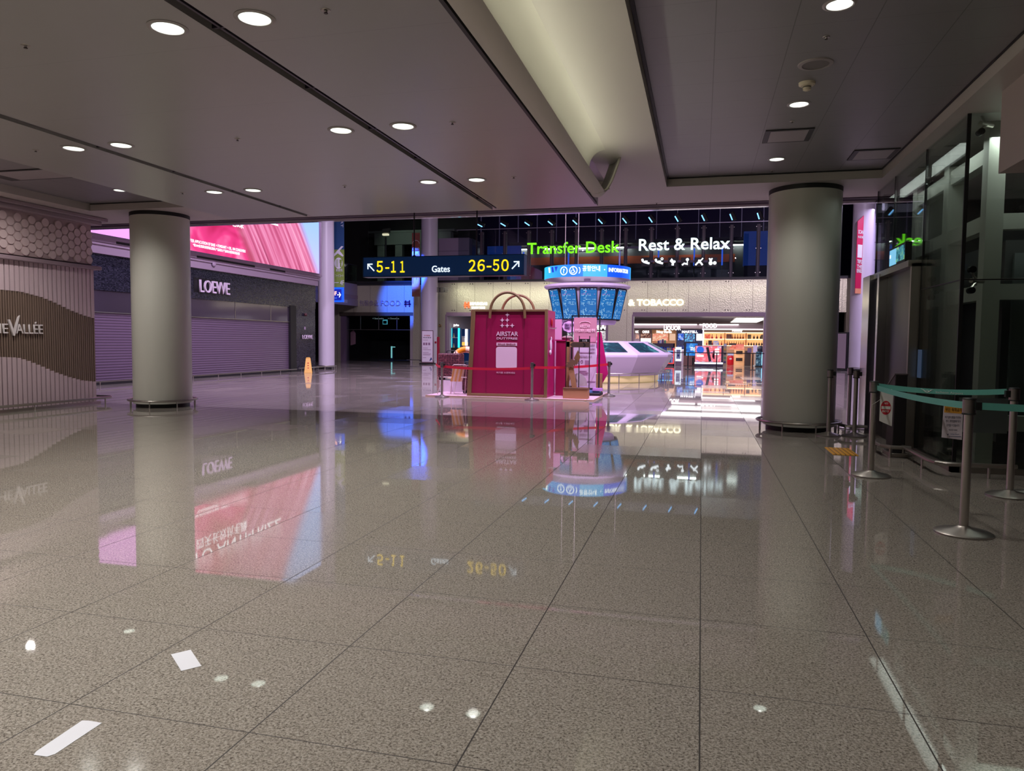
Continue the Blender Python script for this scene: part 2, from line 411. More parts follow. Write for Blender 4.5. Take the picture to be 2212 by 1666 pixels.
nz = st('trim_5_nose', nose, COVE, cvo); sd = nz.modifiers.new('thick', 'SOLIDIFY'); sd.thickness = .03; sd.offset = -1
st('trim_6', MB().box(-1.505, -12, 3.262, -1.478, 7.4, 3.3), BLACK, smooth=0)
tl = tag(MB().box(-1.43, -8, 3.335, -1.395, 6.45, 3.36).build('cove_light_strip', EM('cove_tube', (252, 255, 228), 13, True), None), 'long hidden cove light strip lying in the plaster trough', 'light strip')

def downlight(x, y, z, label, group, pw):
    r = thing('downlight', label, 'ceiling light', (x, y, z), 0, group)
    MB().lathe([(.094, .012), (.094, -.006), (.104, -.01), (.122, -.003), (.122, .004), (.094, .012)], n=32).build('trim_ring', M('ring_enamel', (150, 142, 142), .4), r)
    MB().lathe([(.0935, 0), (.088, .03), (.078, .07), (.066, .1)], n=32).build('reflector', M('downlight_reflector', (215, 222, 215), .3, 0, .5, (222, 235, 222), .62, sample=False), r)
    MB().lathe([(.0, .045), (.03, .047), (.045, .055)], n=24).build('lamp', EM('downlight_lamp', (250, 255, 250), 26), r)
    spot('downlight_or_fill', (0, 0, -.015), pw, (1, .965, .91), None, 128, .9, .06, r)
    return r
PW = 86
for x, side in ((-6.255, 'left of the ceiling slot farther from the cove'), (-5.68, 'right of the ceiling slot farther from the cove'), (-3.275, 'left of the ceiling slot nearer the cove'), (-2.665, 'right of the ceiling slot nearer the cove')):
    for y, row in zip(ROWS, ('nearest the camera', 'middle of its row', 'farthest in its row')):
        if y < 2 and x < -5: spot('downlight_or_fill', (x, y, 3.25), PW, (1, .965, .91), None, 128, .9, .06); continue
        downlight(x, y, 3.27, f'round white downlight {side}, {row}', 'downlights in the low ceiling', PW)
for (x, y), l in zip(CL, ('lit round downlight in the right coffer nearest the round column', 'lit round downlight in the right coffer below the smoke detector', 'lit round downlight at the upper edge of the right coffer', 'lit downlight in the dark left coffer half hidden by the low ceiling')):
    downlight(x, y, 3.9, l, 'downlights in the coffers', PW*(.95 if x < 0 else .8))
for y in (-1.15, -3.4, -5.65, -7.9):
    for x in (-6.255, -5.68, -3.275, -2.665): spot('downlight_or_fill', (x, y, 3.25), PW*1.25, (1, .965, .91), None, 128, .9, .06)
for x, y in ((.915, .8), (.915, -1.6), (.915, -4), (-10.9, 6.9), (-10.9, 4.7), (-10.9, 2.5), (5, 2), (-9.84, -1)): spot('downlight_or_fill', (x, y, 3.88), PW*(1.8 if x < -9 else .9), (1, .965, .91), None, 166 if x < -9 else 128, .9, .06)  # spots beside the slatted shop front are added fill, without fixtures

def sprinkler(x, y, z, label):
    r = thing('sprinkler', label, 'sprinkler', (x, y, z), 0, 'ceiling sprinklers')
    MB().lathe([(0, .0), (.03, 0), (.027, -.004), (.010, -.006), (.007, -.012)], n=16).build('cover_plate', STEELD, r)
    MB().cyl((0, 0, -.005), (0, 0, -.018), .006, n=8).cyl((0, 0, -.016), (0, 0, -.02), .012, n=12).build('head', M('sprinkler_head', (60, 50, 48), .4, .6), r)
for x, y, z, l in ((-2.195, 1.1, 3.27, 'small sprinkler in the low ceiling between cove and nearest downlights'), (-2.195, 3.36, 3.27, 'small sprinkler in the low ceiling between cove and middle downlights'),
    (-2.195, 5.55, 3.27, 'small sprinkler in the low ceiling between cove and farthest downlights'), (-4.39, 1.12, 3.27, 'small sprinkler midway between the two slots, nearest the camera'),
    (-4.39, 3.42, 3.27, 'small sprinkler midway between the two slots, at the middle downlights'), (-4.39, 5.62, 3.27, 'small sprinkler midway between the two slots, farthest one'),
    (-6.7, 3.34, 3.27, 'small sprinkler near the low ceiling edge at the left of the picture'), (-6.7, 5.56, 3.27, 'small sprinkler near the low ceiling edge above the left column'),
    (.915, 3.82, 3.9, 'small sprinkler in the right coffer above the speaker grille'), (.915, 6.22, 3.9, 'small sprinkler in the right coffer between downlight and air grille'),
    (.915, 8.72, 3.9, 'small sprinkler in the right coffer nearest the coffer end'), (-.84, 10.25, 3.77, 'small sprinkler under the beam right of the cove nose'), (-2.72, 10.3, 3.77, 'small sprinkler under the beam left of the cove nose')):
    sprinkler(x, y, z, l)
r = thing('ceiling_speaker', 'round flat speaker grille in the right coffer', 'speaker', (.917, 4.43, 3.9))
MB().lathe([(.118, 0), (.118, -.012), (.15, -.008), (.155, 0)], n=40).build('rim', M('rim_grey', (142, 134, 134), .5), r)
MB().lathe([(0, -.006), (.118, -.006)], n=40).build('grille', M('grille_grey', (112, 106, 106), .7), r)
r = thing('smoke_detector', 'cream smoke detector hanging from the right coffer', 'smoke detector', (.908, 4.93, 3.9))
MB().lathe([(0, 0), (.078, 0), (.076, -.022), (.06, -.032), (0, -.034)], n=32).build('base', M('cream', (210, 198, 178), .5), r)
MB().lathe([(0, -.034), (.034, -.034), (.04, -.042), (.036, -.07), (.02, -.078), (0, -.078)], n=32).build('sensor_head', M('cream', (0, 0, 0)), r)
MB().lathe([(.0385, -.04), (.0415, -.045), (.0385, -.05)], n=32).build('band', BLACK, r)
for x0, y0, x1, y1, z, l in ((.655, 6.54, 1.205, 7.1, 3.9, 'square air grille with dark slots beside the far downlight'), (1.855, 7.73, 2.405, 8.27, 3.9, 'square air grille with dark slots beside the coffer edge'), (-11.0, 6.3, -8.9, 6.9, 3.9, 'long flush air grille in the dark left coffer')):
    r = thing('air_grille', l, 'air grille', ((x0+x1)/2, (y0+y1)/2, z)); a, b = (x1-x0)/2, (y1-y0)/2
    MB().box(-a, -b, -.012, a, b, 0).build('slot_frame', BLACK, r, smooth=0)
    MB().box(-a*.78, -b*.86, -.014, a*.78, b*.86, -.004).build('panel', M('grille_panel', (158, 150, 152), .5), r, smooth=0)

# round columns
def column(x, y, r, H, label, rail=True, mat=COLM):
    o = thing('column', label, 'column', (x, y, 0)); o['kind'] = 'structure'
    MB().lathe([(0, .075), (r, .075), (r, H-.07), (0, H-.07)], n=64).build('shaft', mat, o)
    MB().lathe([(0, 0), (r-.05, 0), (r-.05, .075), (0, .075)], n=48).build('plinth', BLACK, o)
    MB().lathe([(0, H-.07), (r+.004, H-.07), (r+.004, H), (0, H)], n=64).build('reveal_band', BLACK, o)  # black reveal ring at the top of the shaft
    if rail:
        rr = r+.085; m = MB().ring((0, 0, .14), rr, .021, 64, 8); ra = m.build('bumper_rail', STEELD, o)
        for k in range(8):
            t = k*pi/4+.3; MB().cyl((rr*cos(t), rr*sin(t), 0), (rr*cos(t), rr*sin(t), .13), .011, n=8).build('rail_post', STEEL, ra)
    return o
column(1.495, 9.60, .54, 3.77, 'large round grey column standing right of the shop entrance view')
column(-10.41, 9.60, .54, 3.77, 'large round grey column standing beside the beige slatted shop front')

# ================================================================== RIGHT SIDE: glass lift enclosure
ga = MB(); XG, YG = 2.61, 5.87
for y0, y1 in ((5.87, 7.335), (7.345, 8.86), (8.87, 9.95)): ga.box(XG, y0+.004, 2.06 if y0 < 7 else 2.42, XG+.02, y1-.004, 3.80)
ga.box(XG, 5.874, .06, XG+.02, 7.33, 2.04)
ga.box(XG+.03, YG, .06, 4.2, YG+.02, 2.04); ga.box(XG+.03, YG, 2.06, 4.2, YG+.02, 3.80)
wg = st('window_1', ga, GLASSD, smooth=0)
fr = MB()
for y in (5.872, 7.34, 8.865, 9.95): fr.box(XG-.003, y-.006, .06 if y < 7.4 else 2.4, XG+.024, y+.006, 3.80)
fr.box(XG-.006, YG-.006, .0, XG+.03, YG+.012, 3.80)
fr.box(XG, 5.87, 2.043, XG+.02, 7.34, 2.056); fr.box(XG, YG, 2.043, 4.2, YG+.02, 2.056); fr.box(XG-.004, 5.86, 3.78, XG+.03, 9.96, 3.80)
st('window_frame', fr, BLACK, wg, smooth=0)
st('baseboard_right', MB().box(XG-.02, 5.84, 0, XG+.06, 7.35, .06).box(XG-.02, 5.84, 0, 4.2, 5.92, .06), STEELD, smooth=0)
# steel frame of the shaft and the car inside
SF = M('shaft_steel', (186, 190, 180), .5)
r = thing('lift_shaft_frame', 'pale grey steel frame standing inside the glass lift enclosure', 'steel frame', (3.2, 7.6, 0))
for x0, y0, w, d in ((2.93, 6.22, .17, .17), (2.93, 7.55, .17, .2), (2.93, 9.0, .17, .2), (4.0, 6.22, .2, .17)):
    MB().box(x0, y0, 0, x0+w, y0+d, 3.77).build('post', SF, r, world=True, smooth=0)
for z in (.42, 1.86, 2.62, 3.36):
    MB().box(2.95, 6.25, z, 3.08, 9.2, z+.17).build('side_beam', SF, r, world=True, smooth=0)
    MB().box(2.95, 6.25, z, 4.2, 6.37, z+.17).build('front_beam', SF, r, world=True, smooth=0)
r = thing('lift_car', 'dark lift car with pale door panels behind the glass', 'lift', (3.9, 7.6, 0))
MB().box(3.28, 6.65, .25, 4.6, 8.6, 2.55).build('cabin', M('car_grey', (70, 72, 72), .5), r, world=True, smooth=0)
MB().box(3.36, 6.60, .4, 3.85, 6.66, 2.4).build('door', M('car_door', (120, 128, 128), .35, .3), r, world=True, smooth=0)
MB().box(3.9, 6.60, .4, 4.5, 6.66, 2.4).build('door', M('car_door', (0, 0, 0)), r, world=True, smooth=0)
m = MB().box(3.2, 6.7, 2.55, 4.5, 6.85, 2.75)
for i in range(5): m.cyl((3.25+i*.28, 6.9, 2.9+.05*(i % 2)), (3.45+i*.28, 7.9, 2.9+.12*(i % 3)), .035)
m.box(3.3, 7.2, 2.7, 3.8, 7.5, 3.1); m.build('machinery', M('machine', (48, 48, 52), .4, .5), r, world=True)
st('wall_lift_shaft', MB().box(4.72, 5.9, 0, 4.8, 10.2, 3.77), M('shaft_back', (84, 86, 86), .7), smooth=0); st('wall_lift_shaft', MB().box(2.75, 10.2, 0, 4.8, 10.3, 3.77), M('shaft_back', (0, 0, 0)), smooth=0)
# spider clamps carrying the panes
def clamp(x, y, z, label):
    r = thing('glass_clamp', label, 'glass clamp', (x, y, z), 0, 'spider clamps of the lift glass')
    MB().cyl((.22, .25, 0), (.07, .13, 0), .025, n=10).build('arm_root', STEELD, r)
    for s in (-1, 1):
        MB().tube([(.16, .2, 0), (.1, .14, s*.04), (.05, .09, s*.11)], .014, 8).build('arm', STEELD, r)
        MB().cyl((.05, .10, s*.11), (.05, .02, s*.11), .035, n=16).build('disc', DKGLOSS, r)
clamp(2.68, 5.88, 2.05, 'spider glass clamp at the corner pane joint')
clamp(2.63, 7.1, 2.05, 'spider glass clamp at the far joint of the side panes')
clamp(2.70, 5.88, 3.70, 'spider glass clamp at the top of the front pane')
# lift portal
r = thing('lift_portal', 'dark lift doorway with polished steel jambs set into the glass side', 'lift doorway', (2.6, 8.6, 0))
MB().box(2.40, 9.26, 0, 2.62, 9.74, 2.40).build('jamb', M('jamb_steel', (196, 192, 196), .2, 1), r, world=True, bevel=.006)
MB().box(2.52, 8.95, 0, 2.66, 9.25, 2.38).build('dark_reveal', M('mirror_dark', (60, 58, 60), .06, 1), r, world=True, smooth=0)
MB().box(2.44, 8.84, 0, 2.62, 8.95, 2.38).build('jamb', M('jamb_steel', (0, 0, 0)), r, world=True, bevel=.004)
MB().box(2.56, 7.42, 0, 2.7, 8.84, 2.34).build('door_leaf', M('door_dark', (62, 56, 58), .32, .4), r, world=True, smooth=0)
MB().box(2.46, 7.36, 2.34, 2.66, 9.74, 2.42).build('header', STEELD, r, world=True, smooth=0)
MB().box(2.50, 7.36, 0, 2.64, 7.42, 2.38).build('jamb', STEELD, r, world=True, smooth=0)
r = thing('information_screen', 'small lit display screen mounted above the lift doorway', 'screen', (2.5, 8.0, 2.5))
MB().box(2.47, 7.58, 2.40, 2.55, 8.40, 2.68).build('housing', BLACK, r, world=True, bevel=.004)
MB().box(2.464, 8.02, 2.44, 2.471, 8.37, 2.65).build('left_picture', EM('lcd_pale', (120, 190, 225), 1.0), r, world=True, smooth=0)
g = NG('lcd_scene'); n = g.noise(g.obj, 14, 3); c = g.ramp(n, [(.35, (20, 60, 70)), (.5, (60, 150, 170)), (.62, (150, 210, 120))]); g.set(Emission_Color=c, Emission_Strength=.8); g.b.inputs['Base Color'].default_value = (0, 0, 0, 1)
MB().box(2.464, 7.61, 2.46, 2.471, 8.01, 2.65).build('right_picture', g.m, r, world=True, smooth=0)
txt('lettering', 'F1', EM('sign_white', (255, 255, 255), 1.6), r, (2.462, 8.34, 2.54), h=.05, rz=-pi/2, ext=.001, world=True)
r = tag(MB().box(2.60, 7.16, .95, 2.606, 7.32, 1.30).build('notice', EM('notice_blue', (70, 90, 120), .35), None, smooth=0), 'narrow bluish notice stuck on the side pane by the lift doorway', 'notice')
r = tag(MB().box(2.655, 5.90, .43, 3.12, 5.905, .80).build('poster', M('poster_grey', (186, 184, 192), .6), None, smooth=0), 'blank pale board seen through the front pane, low down', 'poster')
# black touch pedestal
r = thing('pedestal', 'slim black pedestal with slanted top standing before the lift doorway', 'pedestal', (2.31, 7.0, 0))
MB().ext([(-.07, -.16, .05), (-.07, .16, .05), (-.07, .16, .86), (-.07, -.16, 1.0)], (.14, 0, 0)).build('body', M('pedestal_black', (34, 30, 32), .35), r, bevel=.01)
MB().cb((0, 0, .935), (.15, .35, .02), 0, 0, -.41).build('top_plate', M('pedestal_top', (70, 62, 64), .3), r, bevel=.004)
MB().box(-.1, -.2, 0, .1, .2, .05).build('foot', STEELD, r, bevel=.006)
def low_rail(name, label, pts, posts, h=.13, rad=.024, group='low bumper rails'):
    r = thing(name, label, 'bumper rail', (pts[0][0], pts[0][1], 0), 0, group)
    MB().tube([(x, y, h) for x, y in pts], rad, 10).build('rail', STEELD, r, world=True)
    for x, y in posts: MB().cyl((x, y, 0), (x, y, h-.01), .013, n=8).build('post', STEEL, r, world=True)
    return r
low_rail('bumper_rail', 'low steel bumper rail around the glass lift corner', [(2.36, 7.0), (2.35, 5.75), (2.38, 5.62), (2.46, 5.56), (2.6, 5.55), (3.1, 5.55)], [(2.36, 6.85), (2.35, 6.0), (2.85, 5.55)])
low_rail('bumper_rail', 'short low steel rail around the foot of the black pedestal', [(2.15, 7.35), (2.12, 7.1), (2.12, 6.85), (2.2, 6.74), (2.42, 6.74)], [(2.13, 7.2), (2.2, 6.76)])
low_rail('bumper_rail', 'low steel rail before the polished lift jamb', [(2.06, 9.9), (2.06, 9.2), (2.1, 9.05), (2.4, 9.05)], [(2.06, 9.7), (2.1, 9.08)])
# bulkhead
st('wall_bulkhead', MB().box(2.685, -3, 3.0, 6, 5.19, 3.77), M('bulkhead', (172, 158, 156), .6), smooth=0)

# ================================================================== stanchions
TEAL = M('belt_teal', (100, 180, 168), .6); REDB = M('belt_red', (206, 14, 56), .6)
def stanchion(x, y, label, group, rz=0, h=.98, heads=True, r=.19):
    o = thing('stanchion', label, 'barrier post', (x, y, 0), rz, group)
    MB().lathe([(0, 0), (r, 0), (r, .012), (r*.9, .022), (.06, .045), (.035, .06), (0, .06)], n=40).build('base', STEELD, o)
    MB().cyl((0, 0, .05), (0, 0, h-.11), .03, n=24).build('post', STEEL, o)
    hd = MB().lathe([(0, h-.115), (.043, h-.115), (.043, h-.004), (.036, h), (0, h)], n=28).build('head', M('head_steel', (160, 152, 150), .34, 1), o)
    MB().lathe([(.044, h-.118), (.047, h-.112), (.044, h-.106)], n=28).lathe([(.044, h-.01), (.046, h-.005), (.04, h+.002), (0, h+.002)], n=28).build('cap', BLACK, hd)
    MB().box(.03, -.022, h-.085, .075, .022, h-.025).build('belt_clip', BLACK, o, bevel=.004)
    return o
def belt(o, p, q, z0, z1, mat, sag=.02, wd=.05, tw=0):
    """belt ribbon between two plan points"""
    vs = []; n = 14
    p, q = Vector((*p, 0)), Vector((*q, 0)); d = (q-p).normalized(); nn = Vector((-d.y, d.x, 0))*.0012
    for i in range(n+1):
        t = i/n; c = p.lerp(q, t); z = z0+(z1-z0)*t - sag*4*t*(1-t)
        vs += [c-nn+Vector((0, 0, z-wd/2)), c+nn+Vector((0, 0, z-wd/2)), c+nn+Vector((0, 0, z+wd/2)), c-nn+Vector((0, 0, z+wd/2))]
    fs = []
    for i in range(n):
        for j in range(4): fs.append((i*4+j, i*4+(j+1) % 4, (i+1)*4+(j+1) % 4, (i+1)*4+j))
    m = MB().add(vs, fs)
    loc = Vector(o.location); rz = o.rotation_euler.z; ci, si = cos(-rz), sin(-rz)
    m.v = [((v[0]-loc.x)*ci-(v[1]-loc.y)*si, (v[0]-loc.x)*si+(v[1]-loc.y)*ci, v[2]) for v in m.v]
    return m.build('belt', mat, o)
A1 = stanchion(1.835, 2.985, 'steel belt barrier post in front, nearest the camera', 'steel barrier posts', 0)
A2 = stanchion(1.70, 5.345, 'steel belt barrier post carrying the no entry sign', 'steel barrier posts', .1)
A3 = stanchion(2.70, 4.60, 'steel belt barrier post at the right edge receiving the teal belt', 'steel barrier posts', pi)
A4 = stanchion(2.93, 4.72, 'barrier post at the right picture edge with its base behind another base', 'steel barrier posts', 0)
A5 = stanchion(1.83, 8.84, 'barrier post in front of the large round right column', 'steel barrier posts', 0, r=.176)
A6 = stanchion(2.19, 8.86, 'barrier post beside the round right column, nearer the lift jamb', 'steel barrier posts', 0, r=.176)
A7 = stanchion(2.32, 10.05, 'barrier post with black base half hidden behind two others', 'steel barrier posts', 0)
belt(A2, (1.74, 5.33), (2.64, 4.61), .935, .945, TEAL, .03)
b1 = belt(A2, (1.72, 5.30), (1.82, 3.03), .915, .925, TEAL, .02)
belt(A1, (1.90, 2.985), (2.9, 2.9), .925, .93, TEAL, .01)
bw = M('belt_print', (205, 215, 212), .6)
d = (Vector((2.64, 4.61, 0))-Vector((1.74, 5.33, 0))); a = math.atan2(d.y, d.x)
def on_belt(t): return Vector((1.74, 5.33, 0)).lerp(Vector((2.64, 4.61, 0)), t)-Vector((1.70, 5.345, 0))
t = txt('belt_lettering', 'Incheon Airport', bw, None, (0, 0, 0), h=.021, w=.24, rz=a, ext=.0012)
q = on_belt(.48)+Vector((1.70, 5.345, 0)); t.location = (q.x, q.y-.004, .896); t.parent = A2; t.matrix_parent_inverse = Matrix.LocRotScale(A2.location, A2.rotation_euler, None).inverted()
sw = MB()
for s in (-1, 1): sw.tube([(0, 0, -.012), (s*.02, 0, -.004), (s*.035, 0, .012), (s*.06, 0, .02)], [.004, .005, .004, .002], 6)
sw.ring((0, 0, 0), .011, .003, 16, 6, 'y')
t = sw.build('belt_emblem', bw, None); q = on_belt(.41)+Vector((1.70, 5.345, 0)); t.location = (q.x, q.y-.004, .908); t.rotation_euler = (0, 0, a); t.parent = A2; t.matrix_parent_inverse = Matrix.LocRotScale(A2.location, A2.rotation_euler, None).inverted()

# hanging paper signs
r = thing('no_entry_sign', 'white no entry sheet with red disc hanging from the teal belt', 'sign', (1.79, 5.22, 0), -.2)
MB().ext([(-.055, 0, .585), (.06, 0, .535), (.062, 0, .865), (-.055, 0, .90)], (0, .003, 0)).build('sheet', WHITE, r, smooth=0)
dsc = MB().lathe([(0, 0), (.047, 0), (.047, .002), (0, .002)], n=40).build('disc', M('sign_red', (196, 24, 48), .5), r)
dsc.rotation_euler = (pi/2, 0, 0); dsc.location = (0, -.0015, .72); dsc.scale = (1, 1.5, 1)
MB().box(-.04, -.006, .706, .042, -.003, .736).build('bar', WHITE, r, smooth=0)
txt('lettering', 'NO', WHITE, r, (0, -.004, .757), h=.018, align='c', ext=.001, bold=.02)
txt('lettering', 'ENTRY', WHITE, r, (0, -.004, .675), h=.02, align='c', w=.062, ext=.001, bold=.02)
MB().tube([(-.055, 0, .80), (-.09, 0, .77), (-.13, .02, .74)], .002, 6).tube([(.05, -.004, .855), (.06, 0, .89), (.045, .01, .91)], .002, 6).build('tie', WHITE, r)
r = thing('notice_sheet', 'white notice with orange heading hanging from the belt by the front post', 'sign', (1.925, 3.6, 0), -.02)
r.location = (1.915, 3.60, 0)
MB().ext([(-.072, 0, .622), (.072, 0, .608), (.072, 0, .872), (-.066, 0, .882)], (0, .003, 0)).build('sheet', M('paper', (226, 214, 226), .6), r, smooth=0)
MB().ext([(-.062, -.001, .822), (.068, -.001, .815), (.069, -.001, .868), (-.06, -.001, .878)], (0, .0008, 0)).build('heading_band', M('orange_band', (238, 170, 60), .6), r, smooth=0)
ink = M('ink', (58, 44, 66), .7)
txt('lettering', '무단 적재금지', M('ink_brown', (96, 60, 30), .7), r, (.003, -.002, .832), h=.03, w=.115, align='c', ext=.0005, bold=.01)
for i, s in enumerate(('허가 없이 물품을 적치하는', '경우, 관련법령에 의거', '조치될 수 있습니다')):
    txt('lettering', s, ink, r, (.003, -.002, .775-i*.032), h=.02, w=.115-.012*i, align='c', ext=.0005)
txt('lettering', '해당관련 연락처', ink, r, (.005, -.002, .678), h=.011, w=.06, align='c', ext=.0005)
txt('lettering', 'Incheon Airport', M('ink_blue', (40, 60, 120), .6), r, (.02, -.002, .648), h=.009, w=.06, align='c', ext=.0005)
MB().ext([(-.04, -.002, .655), (-.03, -.002, .64), (-.02, -.002, .655), (-.03, -.002, .648)], (0, .0008, 0)).box(-.02, -.002, .632, .065, -.001, .635).build('emblem', M('ink_blue', (0, 0, 0)), r, smooth=0)
# tactile plate and papers on the floor
g = NG('tactile_yellow'); l = g.line(g.x, .055, 0, .008); c = g.mix(l, (226, 168, 52), (150, 100, 30)); g.set(Base_Color=c, Roughness=.5)
m = MB().box(-.145, -.33, 0, .145, .33, .006)
for i in range(5): m.box(-.13+i*.058, -.31, .006, -.10+i*.058, .31, .01)
tag(m.build('tactile_tile', g.m, None, smooth=0), 'yellow ribbed tactile paving tile on the floor by the barrier posts', 'tactile tile').location = (1.715, 7.12, 0)
PAPER = M('tape_paper', (222, 222, 230), .55)
tag(MB().ext([(-2.192, -.287, .0008), (-2.042, -.411, .0008), (-1.994, -.349, .0008), (-2.143, -.224, .0008)], (0, 0, .0008)).build('paper_sheet', PAPER, None, smooth=0), 'small white paper patch stuck on the floor, farther from the camera', 'paper')
r = thing('paper_sheet', 'long white paper strip stuck on the floor near the picture corner', 'paper', (-2.07, -.93, 0))
MB().ext([(-.041, .092, .0008), (-.017, .098, .0008), (.039, .097, .0008), (.046, -.105, .0008), (.043, -.108, .0008), (.034, -.123, .0008), (-.016, -.126, .0008), (-.026, -.107, .0008)], (0, 0, .0008)).build('strip', PAPER, r, smooth=0)

# ================================================================== LEFT SIDE: slatted shop front
r = thing('slatted_storefront', 'closed beige shop front clad in vertical slats with disc frieze', 'shop front', (-12.05, 7, 0))
SL1 = M('slat_mauve', (206, 182, 190), .5); SL2 = M('slat_tan', (132, 110, 98), .5); SB = M('slat_backing', (58, 44, 40), .7); FRZ = M('frieze', (212, 188, 190), .5)
MB().box(-14.2, 2.5, 0, -12.10, 9.64, 3.70).build('backing', SB, r, world=True, smooth=0)
UP = [(4, 1.75), (5.5, 2.0), (6.6, 2.16), (7.55, 2.182), (7.96, 2.173), (8.4, 2.099), (8.7, 2.011), (9.02, 1.893), (9.35, 1.796), (9.7, 1.73)]
LO = [(4, .62), (5.5, .85), (6.6, .97), (7.5, .993), (7.86, .975), (8.06, .92), (8.35, .809), (8.66, .679), (8.98, .572), (9.31, .487), (9.7, .44)]
def itp(t, y):
    for (a, b), (c, d) in zip(t, t[1:]):
        if a <= y <= c: return b+(d-b)*(y-a)/(c-a)
    return t[0][1] if y < t[0][0] else t[-1][1]
ma, mc, mb = MB(), MB(), MB(); P = .1005
for i in range(70):
    y = 9.655-.02-i*P; a, b = y-.078, y
    if a < 2.6: break
    u, l = itp(UP, (a+b)/2), itp(LO, (a+b)/2)
    ma.box(-12.10, a, u, -12.05, b, 2.74); mc.box(-12.10, a, .05, -12.05, b, l)
    mb.box(-12.10, a, l, -12.055, a+.026, u).box(-12.10, b-.026, l, -12.055, b, u)
ma.build('upper_slats', SL1, r, world=True, smooth=0); mc.build('lower_slats', SL1, r, world=True, smooth=0); mb.build('wave_slats', SL2, r, world=True, smooth=0)
MB().box(-12.3, 2.5, 2.83, -12.06, 9.60, 3.62).build('disc_frieze_panel', M('frieze_back', (176, 152, 154), .55), r, world=True, smooth=0)
m = MB()
for i in range(32):
    for j in range(5):
        y = 9.53-i*.146; z = 2.915+j*.168+(.084 if i % 2 else 0)
        if z > 3.58: continue
        m.cyl((-12.06, y, z), (-12.035, y, z), .081, .076, 24)
m.build('frieze_discs', FRZ, r, world=True)
MB().box(-12.3, 2.5, 2.725, -11.96, 9.76, 2.80).build('ledge', M('ledge_mauve', (150, 128, 138), .45), r, world=True, bevel=.01)
MB().box(-12.4, 2.5, 3.62, -11.90, 9.72, 3.70).box(-12.4, 2.5, 3.70, -11.82, 9.80, 3.765).build('cornice', M('cornice', (156, 138, 146), .5), r, world=True, bevel=.008)
LET = M('letter_pale', (236, 226, 228), .35)
txt('lettering', 'BEAUTHE', LET, r, (-12.045, 7.66, 1.412), h=.18, w=1.06, rz=pi/2, ext=.012, align='r', world=True)
txt('lettering', 'ALLÉE', LET, r, (-12.045, 7.82, 1.412), h=.18, w=.56, rz=pi/2, ext=.012, world=True)
MB().ext([(-12.02, 7.66, 1.66), (-12.02, 7.76, 1.37), (-12.02, 7.79, 1.37), (-12.02, 7.90, 1.74), (-12.02, 7.86, 1.70), (-12.02, 7.775, 1.46), (-12.02, 7.70, 1.66)], (-.03, 0, 0)).build('lettering', LET, r, world=True, smooth=0)
MB().box(-12.05, 2.5, 0, -12.0, 9.7, .05).build('plinth', STEELD, r, world=True, smooth=0)
low_rail('bumper_rail', 'low steel bumper rail along the foot of the slatted shop front', [(-11.80, 2.6), (-11.80, 9.75), (-11.95, 9.9), (-12.6, 9.9)], [(-11.80, 4.5), (-11.80, 6.2), (-11.80, 7.95), (-11.80, 9.6), (-12.4, 9.9)])

# ------------------------------------------------------------------ shuttered shop under the big screen
XW = -16.6
r = thing('shuttered_shop', 'closed shop with dark mosaic glass band and pulled down roller shutter', 'shop front', (XW, 19, 0))
m = MB().box(XW-.3, 11, 2.70, XW, 26.7, 3.72); m.build('mosaic_band', MOSA, r, world=True, smooth=0)
m = MB().box(XW-.3, 11, 2.08, XW-.03, 24.57, 2.70); m.build('transom', M('transom_gloss', (74, 66, 78), .09, .35), r, world=True, smooth=0)
tt = MB()
for y in (13.2, 15.8, 18.3, 20.9, 23.2): tt.box(XW-.03, y, 2.08, XW-.02, y+.03, 2.7)
tt.box(XW-.03, 11, 2.06, XW-.015, 24.57, 2.09).build('transom_frame', STEELD, r, world=True, smooth=0)
g = NG('shutter_slats'); v = g.math('PINGPONG', g.z, .04); c = g.mix(g.math('LESS_THAN', v, .007), (120, 100, 124), (52, 40, 54)); g.set(Base_Color=c, Roughness=.36, Metallic=.3); g.bump(g.math('MULTIPLY', v, 25), .5, .02)
MB().box(XW-.12, 11, .09, XW-.06, 24.57, 2.08).build('roller_shutter', g.m, r, world=True, smooth=0)
MB().box(XW-.14, 11, 0, XW-.10, 24.57, .09).build('shutter_gap', BLACK, r, world=True, smooth=0)
MB().box(XW-.1, 24.57, 0, XW+.04, 25.02, 2.76).build('dark_post', BLACK, r, world=True, smooth=0)
pn = MB().box(XW-.2, 25.02, 0, XW, 26.66, 2.70).build('mosaic_panel', MOSA, r, world=True, smooth=0)
txt('lettering', 'LOEWE', M('letter_lilac', (214, 196, 214), .4), r, (XW+.05, 18.82, 2.93), h=.44, w=1.62, rz=pi/2, ext=.03, world=True)
m = MB().box(XW, 18.6, 2.92, XW+.01, 20.2, 3.40); m.build('letter_shadow_plate', BLACK, r, world=True, smooth=0)
txt('lettering', 'LOEWE', M('letter_lilac', (0, 0, 0)), r, (XW+.03, 25.5, 1.38), h=.18, w=.85, rz=pi/2, ext=.015, world=True)
MB().box(XW, 25.43, 1.38, XW+.01, 25.62, 1.58).build('small_sign_plate', BLACK, r, world=True, smooth=0)
MB().ball((XW+.06, 25.75, 2.42), .07).build('alarm_dome', M('alarm_red', (70, 30, 34), .3), r, world=True)
MB().box(XW, 25.72, 1.78, XW+.03, 25.79, 1.9).build('call_button', LILP, r, world=True, smooth=0)
MB().box(XW-.2, 11, 0, XW+.02, 26.7, .06).build('plinth', DARK, r, world=True, smooth=0)
low_rail('bumper_rail', 'low steel bumper rail along the roller shutter', [(-16.2, 11), (-16.2, 24.4)], [(-16.2, 11.5+1.3*i) for i in range(10)])
